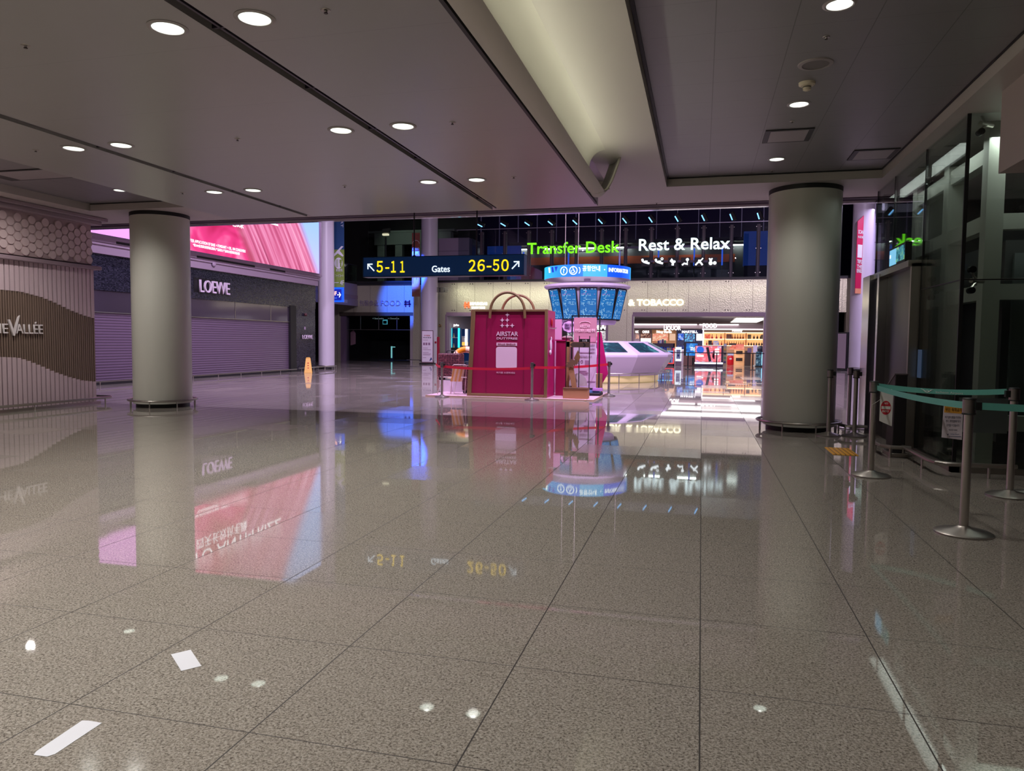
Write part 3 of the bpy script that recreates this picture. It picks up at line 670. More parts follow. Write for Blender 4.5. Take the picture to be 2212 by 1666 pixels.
low_rail('bumper_rail', 'low steel bumper rail before the dark mosaic panel', [(-16.2, 24.6), (-16.2, 27.6), (-16.3, 27.9)], [(-16.2, 24.8), (-16.2, 25.8), (-16.2, 26.8), (-16.2, 27.6)], h=.16)
# fascia under the screen, lilac, with slot diffusers
m = MB().box(XW-.4, 11, 3.72, XW+.10, 26.75, 3.96); m.box(XW-.4, 11, 3.96, XW+.16, 26.75, 4.04).box(XW-.4, 11, 4.04, XW+.22, 26.75, 4.12).box(XW-.4, 11, 4.12, XW+.30, 26.75, 4.19)
wl = st('wall_left', m, M('fascia_lilac', (168, 148, 168), .5), smooth=0)
m = MB()
for y0, y1 in ((15.0, 17.2), (18.5, 21.8), (22.8, 23.9)): m.box(XW+.16, y0, 4.045, XW+.226, y1, 4.11)
m.build('slot_diffuser', DARK, wl, smooth=0)
st('wall_left', MB().box(-18, 10.62, 4.19, -16.29, 26.7, 11).box(-18, 10.62, 0, XW-.3, 27, 4.19), LILP, smooth=0)
r2 = thing('wall_camera', 'small round lilac dome camera on the fascia under the screen', 'camera', (-16.46, 19.5, 3.93))
MB().ball((0, 0, 0), .09, 16, 10, (.7, 1, 1)).build('dome', LILP, r2); MB().cyl((-.1, 0, 0), (0, 0, 0), .1, n=20).build('mount', LILD, r2)

# the big screen
def screen_mat():
    g = NG('led_picture')
    u = g.math('DIVIDE', g.math('ADD', g.y, 6.6), 13.15); v = g.math('DIVIDE', g.z, 4.4)
    t = g.math('ADD', u, g.math('MULTIPLY', v, .24))
    wv = g.math('ADD', g.math('MULTIPLY', t, 1), g.math('MULTIPLY', g.math('MULTIPLY', v, v), .05))
    st1 = g.noise(g.comb(g.math('MULTIPLY', wv, 34), g.math('MULTIPLY', v, .5), 0), 1.2, 4, .6, .25)
    hair = g.ramp(st1, [(.32, (128, 44, 78)), (.45, (196, 84, 128)), (.58, (222, 130, 172)), (.7, (236, 176, 204))])
    fn = g.noise(g.comb(g.math('MULTIPLY', u, 9), g.math('MULTIPLY', v, 4), .3), 1.1, 2, .5, .6)
    face = g.ramp(fn, [(.3, (186, 16, 84)), (.45, (224, 52, 126)), (.55, (240, 112, 164)), (.66, (250, 160, 190))])
    k = g.math('MULTIPLY_ADD', g.math('SUBTRACT', t, .60), 14, 0, True)
    c = g.mix(k, face, hair)
    dk = g.math('MULTIPLY', g.math('SUBTRACT', 1, g.math('MULTIPLY', g.math('ABSOLUTE', g.math('SUBTRACT', t, .63)), 40), 0, True), .55, 0, True)
    c = g.mix(dk, c, (140, 60, 70))
    kb = g.math('MULTIPLY_ADD', g.math('SUBTRACT', t, .965), 22, 0, True); sky = g.ramp(v, [(0, (190, 190, 255)), (.5, (150, 190, 255)), (1, (175, 195, 255))]); c = g.mix(kb, c, sky)
    kp = g.math('MULTIPLY_ADD', g.math('SUBTRACT', .30, u), 16, 0, True); c = g.mix(kp, c, (244, 158, 246))
    g.set(Emission_Color=c, Emission_Strength=1.2, Roughness=.4); g.b.inputs['Base Color'].default_value = (.01, .01, .01, 1); return g.m
r = thing('led_billboard', 'huge lit pink screen showing hair over the shuttered shop', 'screen', (-16.1, 19.6, 4.19))
MB().box(-16.12, 13.0, 4.20, -16.10, 26.13, 8.6).build('display', screen_mat(), r, world=True, smooth=0)
m = MB().box(-16.28, 12.9, 4.2, -16.12, 26.22, 8.66); m.box(-16.12, 26.13, 4.2, -16.08, 26.22, 8.66)
m.build('casing', M('casing_lilac', (150, 130, 168), .4), r, world=True, smooth=0)
SW = EM('screen_white', (255, 250, 255), 1.7)
txt('lettering', 'CONSUMER TEST AFTER APPLICATION OF BASE + FONDANT + OIL, 104 CONSUMERS', SW, r, (-16.095, 20.8, 4.47), h=.10, w=3.9, rz=pi/2, ext=.002, align='r', world=True)
txt('lettering', '*经104位消费者使用后测试·产品组合·产品综合使用效果反馈', SW, r, (-16.095, 20.45, 4.34), h=.10, w=2.5, rz=pi/2, ext=.002, align='r', world=True)
txt('lettering', '四天长效抗毛躁', SW, r, (-16.095, 17.9, 5.30), h=.38, w=2.8, rz=pi/2, ext=.002, world=True)
txt('lettering', 'UP TO ANTI-FRIZZ', SW, r, (-16.095, 22.95, 5.75), h=.48, w=6.4, rz=pi/2, ext=.002, align='r', world=True)

# wet floor sign
YEL = M('sign_yellow', (222, 170, 70), .5)
r = thing('wet_floor_sign', 'yellow folding wet floor sign standing by the dark mosaic panel', 'sign', (-15.55, 24.2, 0), .5)
for s, n in ((-1, 'front_panel'), (1, 'rear_panel')):
    m = MB().ext([(-.16, s*.16, 0), (.16, s*.16, 0), (.09, s*.02, .60), (-.09, s*.02, .60)], (0, .012, 0)); m.build(n, YEL, r, bevel=.006)
MB().box(-.075, -.025, .59, .075, .035, .63).build('hinge_handle', YEL, r, bevel=.01)
for z in (.2, .3, .4): MB().ball((0, -.16+z*.23-.006, z), .03, 10, 6, (1, .2, .7)).build('pictogram', M('sign_red', (0, 0, 0)), r)

# pillars of the atrium
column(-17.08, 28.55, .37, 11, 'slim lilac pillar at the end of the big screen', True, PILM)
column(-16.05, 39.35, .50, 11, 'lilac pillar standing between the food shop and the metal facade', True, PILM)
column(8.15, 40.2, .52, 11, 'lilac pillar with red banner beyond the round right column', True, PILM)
# banner beside the slim pillar
r = thing('wayfinding_banner', 'tall blue and green hanging banner beside the slim pillar', 'banner', (-16.72, 29.25, 5))
x0, x1 = -17.1, -16.50
MB().box(x0, 29.2, 5.62, x1, 29.24, 8.6).build('blue_field', M('banner_blue', (30, 66, 112), .6), r, world=True, smooth=0)
MB().box(x0, 29.2, 3.83, x1, 29.24, 5.62).build('green_field', M('banner_green', (122, 142, 62), .6), r, world=True, smooth=0)
WB = M('banner_white', (206, 204, 214), .6)
MB().ext([(-17.0, 29.19, 5.42), (-16.62, 29.19, 5.78), (-16.52, 29.19, 5.76), (-16.72, 29.19, 5.56), (-16.52, 29.19, 5.34), (-16.56, 29.19, 5.28), (-16.82, 29.19, 5.44), (-17.0, 29.19, 5.3)], (0, .006, 0)).build('plane_emblem', WB, r, world=True, smooth=0)
o = MB().lathe([(0, 0), (.21, 0), (.21, .006), (0, .006)], n=40).build('plate_disc', WB, r); o.rotation_euler = (pi/2, 0, 0); o.location = (-.06, -.05, -.02); o.scale = (1, 1.25, 1)
m = MB()
for dx in (-.11, -.07, -.03): m.box(-16.78+dx, 29.185, 4.80, -16.765+dx, 29.19, 5.16)
m.box(-16.70, 29.185, 4.80, -16.62, 29.19, 4.97).box(-16.72, 29.185, 4.98, -16.60, 29.19, 5.15); m.build('cutlery_emblem', M('banner_green', (0, 0, 0)), r, world=True, smooth=0)
txt('lettering', 'FOOD COURT', WB, r, (-16.64, 29.19, 8.55), h=.12, w=1.9, ext=.004, vert=True, world=True)
txt('lettering', '美食街', WB, r, (-16.92, 29.19, 4.58), h=.14, w=.36, ext=.003, world=True)
txt('lettering', 'フードコート', WB, r, (-16.95, 29.19, 4.32), h=.13, w=.42, ext=.003, world=True)
txt('lettering', '4F', WB, r, (-16.70, 29.19, 3.94), h=.24, w=.2, ext=.003, world=True)
MB().box(-17.0, 29.19, 4.05, -16.76, 29.195, 4.08).build('dash', WB, r, world=True, smooth=0)
r = thing('floor_sign', 'lit blue arrow sign hanging below the green banner', 'sign', (-16.75, 29.1, 3.5))
MB().box(-17.15, 29.02, 3.14, -16.47, 29.16, 3.83).build('lit_box', EM('sign_blue_rim', (16, 96, 255), 1.0, True), r, world=True, bevel=.01)
MB().box(-17.1, 29.01, 3.22, -16.54, 29.02, 3.74).build('face', EM('sign_blue_face', (10, 36, 190), .8), r, world=True, smooth=0)
SWH = EM('sign_white', (255, 255, 255), 2.0)
txt('lettering', '4F', EM('sign_pinkwhite', (255, 190, 180), 1.5), r, (-16.98, 29.005, 3.46), h=.19, w=.2, ext=.002, bold=.03, world=True)
txt('lettering', 'Level', EM('sign_pale_blue', (80, 130, 255), 1.0), r, (-16.98, 29.005, 3.30), h=.08, w=.2, ext=.002, world=True)
MB().box(-16.76, 29.0, 3.46, -16.58, 29.005, 3.49).ext([(-16.67, 29.0, 3.58), (-16.64, 29.0, 3.60), (-16.56, 29.0, 3.475), (-16.64, 29.0, 3.35), (-16.67, 29.0, 3.37), (-16.605, 29.0, 3.475)], (0, .005, 0)).build('arrow', SWH, r, world=True, smooth=0)

# upper bridge on the left, food shop front
XB = -21.6
m = MB().box(XB-.3, 26, 3.9, XB, 41, 4.93); m.box(XB-.3, 26, 3.53, XB+.03, 41, 3.9); wl = st('wall_bridge', m, M('bridge_lilac', (150, 136, 150), .5), smooth=0)
m = MB().box(XB, 26, 3.98, XB+.02, 41, 4.22); m.build('bridge_groove', MAUVE, wl, smooth=0)
tag(MB().box(XB+.03, 38.9, 3.66, XB+.05, 39.5, 3.86).build('wall_plaque', M('plaque', (200, 190, 200), .5), None, smooth=0), 'small pale square plaque on the bridge edge beside the blue arrow sign', 'plaque')
st('window_2', MB().box(XB-.06, 26, 4.93, XB-.03, 41, 6.1), GLASSD, smooth=0)
st('trim_7', MB().box(XB-.08, 26, 6.1, XB-.01, 41, 6.15), DARK, smooth=0)
YB = 41.0
fw = MB().box(-24, YB, 0, -22.85, YB+.6, 5.0).box(-22.85, YB, 3.14, -17.78, YB+.6, 5.0).box(-17.78, YB, 0, -16.6, YB+.6, 5.0)
st('wall_food_front', fw, GOLD, smooth=0)
st('trim_8', MB().box(-22.87, YB-.04, 2.92, -17.76, YB+.5, 3.14), M('lintel_olive', (96, 88, 76), .35, .6), smooth=0)
st('trim_9', MB().box(-24, YB-.12, 5.0, 8, YB+.6, 5.12).box(-24, YB-.06, 4.86, -16.2, YB, 5.0), BLACK, smooth=0)
st('trim_10', MB().box(-16.2, YB-.1, 4.98, 8, YB, 5.02), MAUVE, smooth=0)
r = thing('food_shop_sign', 'unlit outlined letters over the dark food shop entrance', 'sign', (-20, YB, 3.6))
OUT = M('letter_outline', (160, 148, 170), .35, .5)
txt('lettering', '包裝食品', OUT, r, (-21.45, YB-.002, 3.55), h=.36, w=1.3, ext=.03, world=True)
txt('lettering', 'FOOD', OUT, r, (-19.95, YB-.002, 3.57), h=.34, w=1.35, ext=.03, world=True)
m = MB()
for dx in (0, .26): m.box(-18.3+dx, YB-.05, 3.5, -18.22+dx, YB, 3.9)
m.box(-18.36, YB-.05, 3.62, -17.9, YB, 3.70).box(-18.34, YB-.05, 3.76, -17.98, YB, 3.83).build('emblem', M('emblem_dark', (54, 20, 60), .4), r, world=True, smooth=0)
fi = MB().box(-24, 48, 0, -16.6, 48.2, 5).box(-24, YB+.6, 2.95, -16.6, 48, 3.1).box(-16.7, YB+.6, 0, -16.5, 48, 3).box(-24.1, YB+.6, 0, -24, 48, 3)
st('wall_food_inside', fi, M('shop_dark', (22, 21, 23), .6), smooth=0)
gm = MB()
for i in range(4): gm.box(-22.8+i*1.27, YB+.3, 0, -21.56+i*1.27, YB+.32, 2.92)
wf = st('window_3', gm, GLASSD, smooth=0)
m = MB()
for i in range(5): m.box(-22.82+i*1.27, YB+.28, 2.05 if 0 < i < 4 else 0, -22.79+i*1.27, YB+.34, 2.92)
m.box(-22.8, YB+.28, 2.02, -17.8, YB+.33, 2.05); m.build('window_frame', STEELD, wf, smooth=0)
st('trim_11', MB().box(-22.85, YB+.1, 0, -22.5, YB+.6, 2.92), LILD, smooth=0); st('trim_12', MB().box(-17.96, YB-.03, 0, -17.78, YB+.5, 2.92), M('pale_jamb', (150, 140, 140), .4), smooth=0)
r = thing('counter_lamp', 'narrow lit strip deep inside the dark food shop', 'light', (-20.3, 44, 0)); MB().box(-20.6, 44, .15, -20.52, 44.05, .95).box(-20.52, 44, .88, -20.3, 44.05, .93).build('lit_edge', EM('strip_cyan', (150, 230, 240), .9), r, world=True, smooth=0)
MB().box(-20.65, 44.05, 0, -20.45, 44.2, 1.0).build('body', DARK, r, world=True, smooth=0)
r = thing('shop_monitor', 'small lit square monitor hanging inside the dark food shop', 'screen', (-20.4, 43, 2.4)); MB().box(-20.75, 43, 2.42, -20.42, 43.05, 2.74).build('bezel', EM('bezel_cyan', (90, 190, 220), .7), r, world=True, smooth=0); MB().box(-20.71, 42.98, 2.46, -20.46, 43.0, 2.66).build('display', M('display_dim', (20, 50, 66), .2), r, world=True, smooth=0)
for i, (x, s, l) in enumerate(((-21.3, 'Souvenirs', 'dim hanging word sign left of the lit monitor in the dark shop'), (-20.2, 'Chocolate', 'dim hanging word sign right of the lit monitor in the dark shop'), (-18.6, 'Snacks', 'dim hanging word sign at the right end of the dark shop'))):
    r = thing('hanging_sign', l, 'sign', (x, 42.6, 2.75), 0, 'hanging word signs of the dark shop')
    txt('lettering', '< '+s, EM('dim_white', (150, 170, 180), .6), r, (0, 0, 0), h=.11, w=.8, ext=.004)
    MB().box(0, .01, -.03, .85, .03, .18).build('board', DARK, r, smooth=0)
r = thing('display_shelf', 'dark shelf rack with small goods inside the dark food shop', 'shelf', (-18.6, 44, 0))
for z in (.7, 1.1, 1.5, 2.0): MB().box(-19.1, 43.8, z, -18.0, 44.2, z+.04).build('shelf', M('shelf_grey', (70, 68, 70), .5), r, world=True, smooth=0)
for x in (-19.1, -18.04): MB().box(x, 43.8, 0, x+.05, 44.2, 2.1).build('upright', M('shelf_grey', (0, 0, 0)), r, world=True, smooth=0)
tag(MB().ext([(-22.46, 41.7, 1.0), (-22.1, 41.7, 1.1), (-22.1, 41.7, 1.8), (-22.25, 41.7, 2.0), (-22.46, 41.7, 1.85)], (0, .05, 0)).build('poster', M('poster_pink', (186, 130, 150), .6), None, smooth=0), 'pale pink poster at the left edge of the dark food shop', 'poster')

# ================================================================== hanging gate sign
r = thing('gate_sign', 'dark blue hanging gate sign with yellow numbers on two black rods', 'sign', (-4.48, 9.4, 2.66))
NAVY = M('sign_navy', (14, 46, 92), .35, em=(14, 46, 92), es=.25)
MB().box(-5.97, 9.42, 2.495, -2.99, 9.62, 2.835).build('face_panel', NAVY, r, world=True, bevel=.006)
MB().box(-5.975, 9.41, 2.485, -2.985, 9.63, 2.497).box(-5.975, 9.41, 2.833, -2.985, 9.63, 2.843).box(-5.98, 9.41, 2.485, -5.968, 9.63, 2.843).build('edge_frame', M('navy_edge', (46, 70, 104), .35, .3), r, world=True, smooth=0)
for x in (-5.03, -3.865):
    MB().cyl((x, 9.52, 2.84), (x, 9.52, 3.77), .012, n=10).cyl((x, 9.52, 2.835), (x, 9.52, 2.87), .05, .02, n=14).build('rod', BLACK, r, world=True)
YG_ = EM('gate_yellow', (255, 214, 20), 1.25); GWH = EM('gate_white', (225, 240, 250), 1.15)
def box_px(px0, py1, px1, py0, Y): a = at(px0, py1, Y); b = at(px1, py0, Y); return a, b.x-a.x, b.z-a.z
for s, x0_, x1_, yb, yt, mm in (('５', 813.5, 827, 589, 564, YG_), ('１', 845, 855, 589, 564, YG_), ('１', 864.5, 874, 589, 564, YG_), ('２', 1012.5, 1027.5, 586.5, 561, YG_), ('６', 1031.5, 1047.5, 586.5, 560.5, YG_), ('５', 1064.5, 1078.5, 586, 560.5, YG_), ('０', 1083, 1099, 586, 560, YG_)):
    a, ww, hh = box_px(x0_, yb, x1_, yt, 9.415); txt('digit', s, mm, r, (a.x, 9.415, a.z), h=hh, w=ww, ext=.004, bold=.014, world=True)
m = MB()
for x0_, x1_, yy in ((832, 840, 579), (1051, 1061, 576)): a = at(x0_, yy+1.7, 9.4); b = at(x1_, yy-1.7, 9.4); m.box(a.x, 9.405, a.z, b.x, 9.415, b.z)
m.build('dashes', YG_, r, world=True, smooth=0)
a, ww, hh = box_px(933, 588, 972, 574, 9.415); txt('lettering', 'Gates', GWH, r, (a.x, 9.415, a.z), h=.115, w=ww, ext=.004, bold=.012, world=True)
def arrow(m, c, L, ang, t=.02, y=9.405):
    for a, l0, l1 in ((0, -L, L),):
        d = Vector((cos(ang), 0, sin(ang))); n = Vector((-d.z, 0, d.x)); p = Vector(c)
        def seg(p, q): e = (q-p).normalized(); k = Vector((-e.z, 0, e.x))*t/2; m.ext([p+k, q+k, q-k, p-k], (0, .006, 0))
        tip = p+d*L; seg(p-d*L, tip)
        for s in (1, -1): b = (d*-.70+n*s*.70).normalized(); seg(tip-b*t*.4, tip+b*L*1.05)
m = MB(); arrow(m, (at(801, 578, 9.4).x, 9.405, at(801, 578, 9.4).z), .085, RAD(135)); arrow(m, (at(1113, 573, 9.4).x, 9.405, at(1113, 573, 9.4).z), .085, RAD(45)); m.build('arrows', GWH, r, world=True, smooth=0)

# ================================================================== information desk and flight monitors
IC = Vector((-4.12, 24.0, 0))
DESK = M('desk_lilac', (208, 188, 214), .38); DESKD = M('desk_shadow', (150, 128, 160), .5)
r = thing('information_desk', 'round lilac information desk with slanted touch screens under the monitor drum', 'desk', IC)
N8 = 12; off = RAD(-90-19)
def poly(R, z): return [(R*cos(off+2*pi*i/N8), R*sin(off+2*pi*i/N8), z) for i in range(N8)]
m = MB(); rings = [poly(2.75, .24), poly(3.15, .88), poly(3.15, .96), poly(2.25, 1.40), poly(1.9, 1.40), poly(1.9, .9)]
vs = sum(rings, []); fs = [(k*N8+i, k*N8+(i+1) % N8, (k+1)*N8+(i+1) % N8, (k+1)*N8+i) for k in range(len(rings)-1) for i in range(N8)]; fs.append(tuple(range(5*N8, 6*N8)))
m.add(vs, fs).build('counter', DESK, r, smooth=0, bevel=.02)
MB().lathe([(2.55, 0), (2.62, .03), (2.62, .22), (2.4, .24)], n=48).build('lit_toe_kick', M('toe_glow', (230, 205, 150), .25, .3, em=(255, 224, 170), es=.28), r)
dp = NG('touch_picture'); nn = dp.noise(dp.obj, 3, 4, .6, 1.2); dp.set(Emission_Color=dp.ramp(nn, [(.35, (16, 44, 66)), (.55, (28, 86, 112)), (.66, (90, 170, 190)), (.75, (220, 240, 245))]), Emission_Strength=.6, Roughness=.3); dp.b.inputs['Base Color'].default_value = (.01, .015, .02, 1); dp.b.inputs['Specular IOR Level'].default_value = .08
for i in range(N8):
    a0 = off+2*pi*(i+.5)/N8; cR = cos(pi/N8); n0 = Vector((cos(a0), sin(a0), 0)); tg = Vector((-n0.y, n0.x, 0))
    lo, hi = n0*3.15*cR+Vector((0, 0, .96)), n0*2.25*cR+Vector((0, 0, 1.40)); up = (hi-lo).normalized(); nr = tg.cross(up)
    if nr.z < 0: nr = -nr
    def q(s, t): return lo.lerp(hi, t)+tg*s
    pts = [q(-.52, .16), q(.52, .16), q(.40, .86), q(-.40, .86)]
    MB().ext([p+nr*.004 for p in pts], nr*.012).build('touch_screen', dp.m, r, smooth=0)
m = MB().ring((0, 0, .33), 2.98, .022, 96, 8); o = m.build('bumper_rail', STEEL, r)
for k in range(24): t = 2*pi*k/24; MB().cyl((2.98*cos(t), 2.98*sin(t), 0), (2.98*cos(t), 2.98*sin(t), .32), .014, n=8).build('rail_post', STEEL, o)
r = thing('monitor_drum', 'lilac drum carrying a ring of tall blue flight monitors', 'monitor tower', IC)
MB().lathe([(0, 1.4), (.34, 1.4), (.34, 2.03), (0, 2.03)], n=32).build('core', DESKD, r)
MB().lathe([(0, 2.0), (1.02, 2.0), (1.06, 2.06), (1.30, 3.24), (1.50, 3.28), (1.56, 3.33), (1.56, 3.38), (1.45, 3.42), (0, 3.42)], n=72).build('drum', DESK, r)
def mon_mat():
    g = NG('flight_list')
    row = g.math('FLOOR', g.math('DIVIDE', g.z, .045)); col = g.math('FLOOR', g.math('DIVIDE', g.x, .022)); fr_ = g.math('FRACT', g.math('DIVIDE', g.z, .045))
    full = g.math('GREATER_THAN', g.white(g.comb(3, row, 1)), .5); h = g.white(g.comb(col, row, 2))
    inx = g.math('LESS_THAN', g.math('ABSOLUTE', g.math('ADD', g.x, .12)), .055)
    anyx = g.math('MULTIPLY', full, g.math('LESS_THAN', g.math('ABSOLUTE', g.x), .255)); on = g.math('MULTIPLY', g.math('GREATER_THAN', h, .55), g.math('MAXIMUM', g.math('MULTIPLY', anyx, .45), g.math('MULTIPLY', inx, .8)))
    on = g.math('MULTIPLY', on, g.math('LESS_THAN', g.math('ABSOLUTE', g.math('SUBTRACT', fr_, .5)), .27))
    band = g.math('MULTIPLY', g.math('MODULO', row, 2), .3)
    bg = g.mix(band, (2, 104, 176), (4, 128, 196)); red = g.math('GREATER_THAN', g.white(g.comb(9, row, 4)), .86)
    fg = g.mix(red, (190, 240, 255), (250, 150, 190)); c = g.mix(on, bg, fg)
    top = g.math('GREATER_THAN', g.z, .49); c = g.mix(top, c, (6, 34, 84))
    g.set(Emission_Color=c, Emission_Strength=.95, Roughness=.2); g.b.inputs['Base Color'].default_value = (.01, .01, .02, 1); return g.m
MONM = mon_mat(); hd = EM('monitor_header', (170, 215, 255), .9)
base_ang = math.atan2(CAM.y-IC.y, CAM.x-IC.x)+RAD(2)
for k in range(12):
    a = base_ang+2*pi*k/12; tilt = math.atan2(.26, 1.18)
    c0 = Vector((1.30*cos(a), 1.30*sin(a), 2.69))
    h = MB().cb((0, .03, 0), (.62, .05, 1.14)).build('monitor', BLACK, r, bevel=.005)
    h.matrix_local = Matrix.Translation(c0) @ Matrix.Rotation(a+pi/2, 4, 'Z') @ Matrix.Rotation(tilt, 4, 'X')
    MB().box(-.285, -.002, -.52, .285, .006, .54).build('display', MONM, h, smooth=0)
    for i, (x, wd) in enumerate(((-.26, .08), (-.13, .05), (-.02, .03), (.1, .06), (.2, .05))): pass
    m = MB()
    for x, wd in ((-.26, .08), (-.13, .05), (-.02, .03), (.08, .08), (.2, .05)): m.box(x, -.006, .505, x+wd, -.003, .525)
    m.build('column_titles', hd, h, smooth=0)
area('ring_fill', (IC.x, IC.y, 3.435), (2, 2), 9, (.95, .85, 1), (pi, 0, 0))  # unseen fill added to brighten the underside of the ring
r = thing('led_ring', 'lit blue ring sign reading information hanging above the monitors', 'sign', (IC.x, IC.y, 3.82))
RR = 1.56; Z0, Z1 = -.21, .21
g = NG('ring_blue'); ang = g.math('ARCTAN2', g.y, g.x); dd = g.math('SUBTRACT', ang, base_ang)
c = g.mix(g.math('GREATER_THAN', dd, .42), (24, 132, 250), (18, 106, 250)); 
c = g.ramp(g.math('MULTIPLY_ADD', dd, .3125, .5), [(0, (50, 214, 250)), (.2, (48, 178, 252)), (.36, (24, 132, 252)), (.4601, (24, 130, 252)), (.46011, (66, 190, 255)), (.63, (66, 186, 255)), (.6301, (2, 96, 250)), (.75, (10, 80, 240)), (.88, (24, 120, 250)), (.95, (50, 190, 250))])
g.set(Emission_Color=c, Emission_Strength=1.05); g.b.inputs['Base Color'].default_value = (0, 0, 0, 1)
MB().lathe([(RR, Z0), (RR, Z1)], n=96).build('lit_band', g.m, r)
MB().lathe([(0, -.16), (1.25, -.16), (1.5, -.205), (RR-.005, Z0), (RR-.005, Z1), (RR-.06, Z1), (RR-.06, -.1), (0, -.1)], n=96).build('underside', M('ring_pale', (190, 172, 196), .5), r)
def bend(a0):
    def f(p): t = base_ang+a0+p.x/RR; rr = RR+.004-p.y; return Vector((rr*cos(t), rr*sin(t), p.z))
    return f
RW = EM('ring_white', (240, 255, 255), 1.7)
def deg_px(x): return math.asin(max(-1, min(1, (x-1268)/96.5)))
a = deg_px(1254); txt('lettering', '공항안내', RW, r, (0, 0, -.03), h=.19, w=(deg_px(1291.5)-a)*RR, bend=bend(a), ext=.003, bold=.015)
a = deg_px(1310); txt('lettering', 'INFORMATION', RW, r, (0, 0, -.03), h=.14, w=(deg_px(1354)-a)*RR, bend=bend(a), ext=.003, bold=.02)
for px_, kind in ((1215, '?'), (1235, 'w')):
    t = base_ang+deg_px(px_); c3 = Vector(((RR+.006)*cos(t), (RR+.006)*sin(t), .0))
    o = MB().ring((0, 0, 0), .135, .016, 32, 6, 'y').build('pictogram_ring', RW, r); o.location = c3; o.rotation_euler = (0, 0, t+pi/2)
    if kind == '?': txt('lettering', '?', RW, o, (0, -.002, -.075), h=.15, align='c', bold=.02, ext=.003)
    else:
        m = MB().ball((-.012, 0, .085), .02).tube([(-.012, 0, .06), (-.005, 0, 0), (.04, 0, 0), (.06, 0, -.06)], .012, 6).tube([(-.008, 0, .03), (.035, 0, .03)], .008, 6)
        m.tube([(-.02+.055*cos(q), 0, -.03+.055*sin(q)) for q in [RAD(120+i*30) for i in range(9)]], .009, 6); m.build('wheelchair_pictogram', RW, o)
t = base_ang+deg_px(1245.5); m = MB().tube([(.06*cos(q), 0, .11*sin(q)) for q in [RAD(-70+i*14) for i in range(11)]], .014, 6); o = m.build('arc', RW, r); o.location = ((RR+.006)*cos(t), (RR+.006)*sin(t), 0); o.rotation_euler = (0, 0, t+pi/2)
t = base_ang+deg_px(1301); MB().ball(((RR+.006)*cos(t), (RR+.006)*sin(t), .03), .022).build('dot', RW, r)
m = MB(); mb2 = MB()
for i, px_ in enumerate((1183, 1190, 1198)):
    t = base_ang+deg_px(px_); c3 = Vector(((RR+.005)*cos(t), (RR+.005)*sin(t), 0)); tg = Vector((-sin(t), cos(t), 0)); zz = Vector((0, 0, 1))
    (m if i == 0 else mb2).ext([c3-tg*.06+zz*.17, c3+tg*.05+zz*.17, c3+tg*.10-zz*.02, c3-tg*.01-zz*.02] if i < 2 else [c3-tg*.07+zz*.17, c3+tg*.09+zz*.17, c3-zz*.01], Vector((cos(t), sin(t), 0))*.003)
m.build('white_stripe', RW, r, smooth=0); mb2.build('blue_stripes', EM('ring_royal', (0, 60, 215), 1), r, smooth=0)
m = MB()
for k in range(3): t = 2*pi*k/3+.4; m.cyl((1.2*cos(t), 1.2*sin(t), -.1), (1.2*cos(t), 1.2*sin(t), 7.1), .015, n=8)
m.build('hanging_cables', STEELD, r); MB().cyl((0, 0, -.4), (0, 0, -.1), .12, n=20).build('hub', DESKD, r)

# ================================================================== giant shopping bag display
pl = thing('display_platform', 'thin pale pink platform under the giant shopping bag display', 'platform', (-4.5, 15.2, 0))
MB().box(-6.5, 13.98, 0, -2.42, 16.6, .03).build('top', M('platform_pink', (226, 190, 206), .4), pl, world=True, smooth=0)
MB().box(-6.52, 13.96, 0, -2.40, 13.98, .03).box(-6.52, 13.98, 0, -6.5, 16.62, .03).box(-2.42, 13.98, 0, -2.40, 16.62, .03).build('edge_trim', M('edge_tan', (196, 160, 140), .4), pl, world=True, smooth=0)
BAG = M('bag_magenta', (146, 4, 68), .42); BAG2 = M('bag_side', (176, 14, 98), .42); BRN = M('bag_brown', (120, 92, 58), .5)
r = thing('shopping_bag', 'giant magenta shopping bag with brown edges and two loop handles', 'shopping bag', (-4.5, 14.6, .03))
MB().box(-5.42, 14.12, .03, -3.57, 15.1, 2.10).build('body', BAG, r, world=True, smooth=0)
MB().ext([(-5.505, 14.09, .03), (-5.40, 14.09, .03), (-5.30, 14.09, 2.11), (-5.40, 14.09, 2.11)], (0, .05, 0)).box(-3.60, 14.09, .03, -3.53, 14.14, 2.115).box(-5.305, 14.09, 2.06, -3.60, 14.14, 2.112).box(-5.402, 14.09, .03, -3.60, 14.14, .10).build('edge_strips', BRN, r, world=True, bevel=.006)
MB().box(-3.574, 14.15, .03, -3.55, 15.1, 2.10).build('side_panel', BAG2, r, world=True, smooth=0)
MB().box(-5.035, 14.112, .1, -5.028, 14.12, 2.05).box(-4.11, 14.112, .1, -4.103, 14.12, 2.05).build('seams', M('seam', (120, 4, 60), .6), r, world=True, smooth=0)
for y, nm in ((14.06, 'front_handle'), (15.12, 'rear_handle')):
    pts = [(-4.93, y, 1.90)]+[(-4.50-.42*cos(pi*i/20), y, 2.05+.46*sin(pi*i/20)) for i in range(21)]+[(-4.07, y, 1.90)]
    MB().tube(pts, .032, 10).build('handle', BRN, r, world=True)
BW = M('bag_print', (232, 196, 216), .5)
m = MB()
for dx, z in ((0, 1.985), (-.123, 1.86), (0, 1.86), (-.123, 1.73), (0, 1.73), (.123, 1.73)):
    c = Vector((-4.515+dx, 14.113, z)); pts = []
    for k in range(4):
        a0 = k*pi/2
        pts.append((c.x+.058*cos(a0), c.y, c.z+.058*sin(a0)))
        for f_ in (.3, .5, .7):
            t = a0+f_*pi/2; rr = .058*(.36+.5*abs(f_-.5)); pts.append((c.x+rr*cos(t), c.y, c.z+rr*sin(t)))
    m.ext(pts, (0, .005, 0))
m.build('star_emblem', BW, r, world=True, smooth=0)
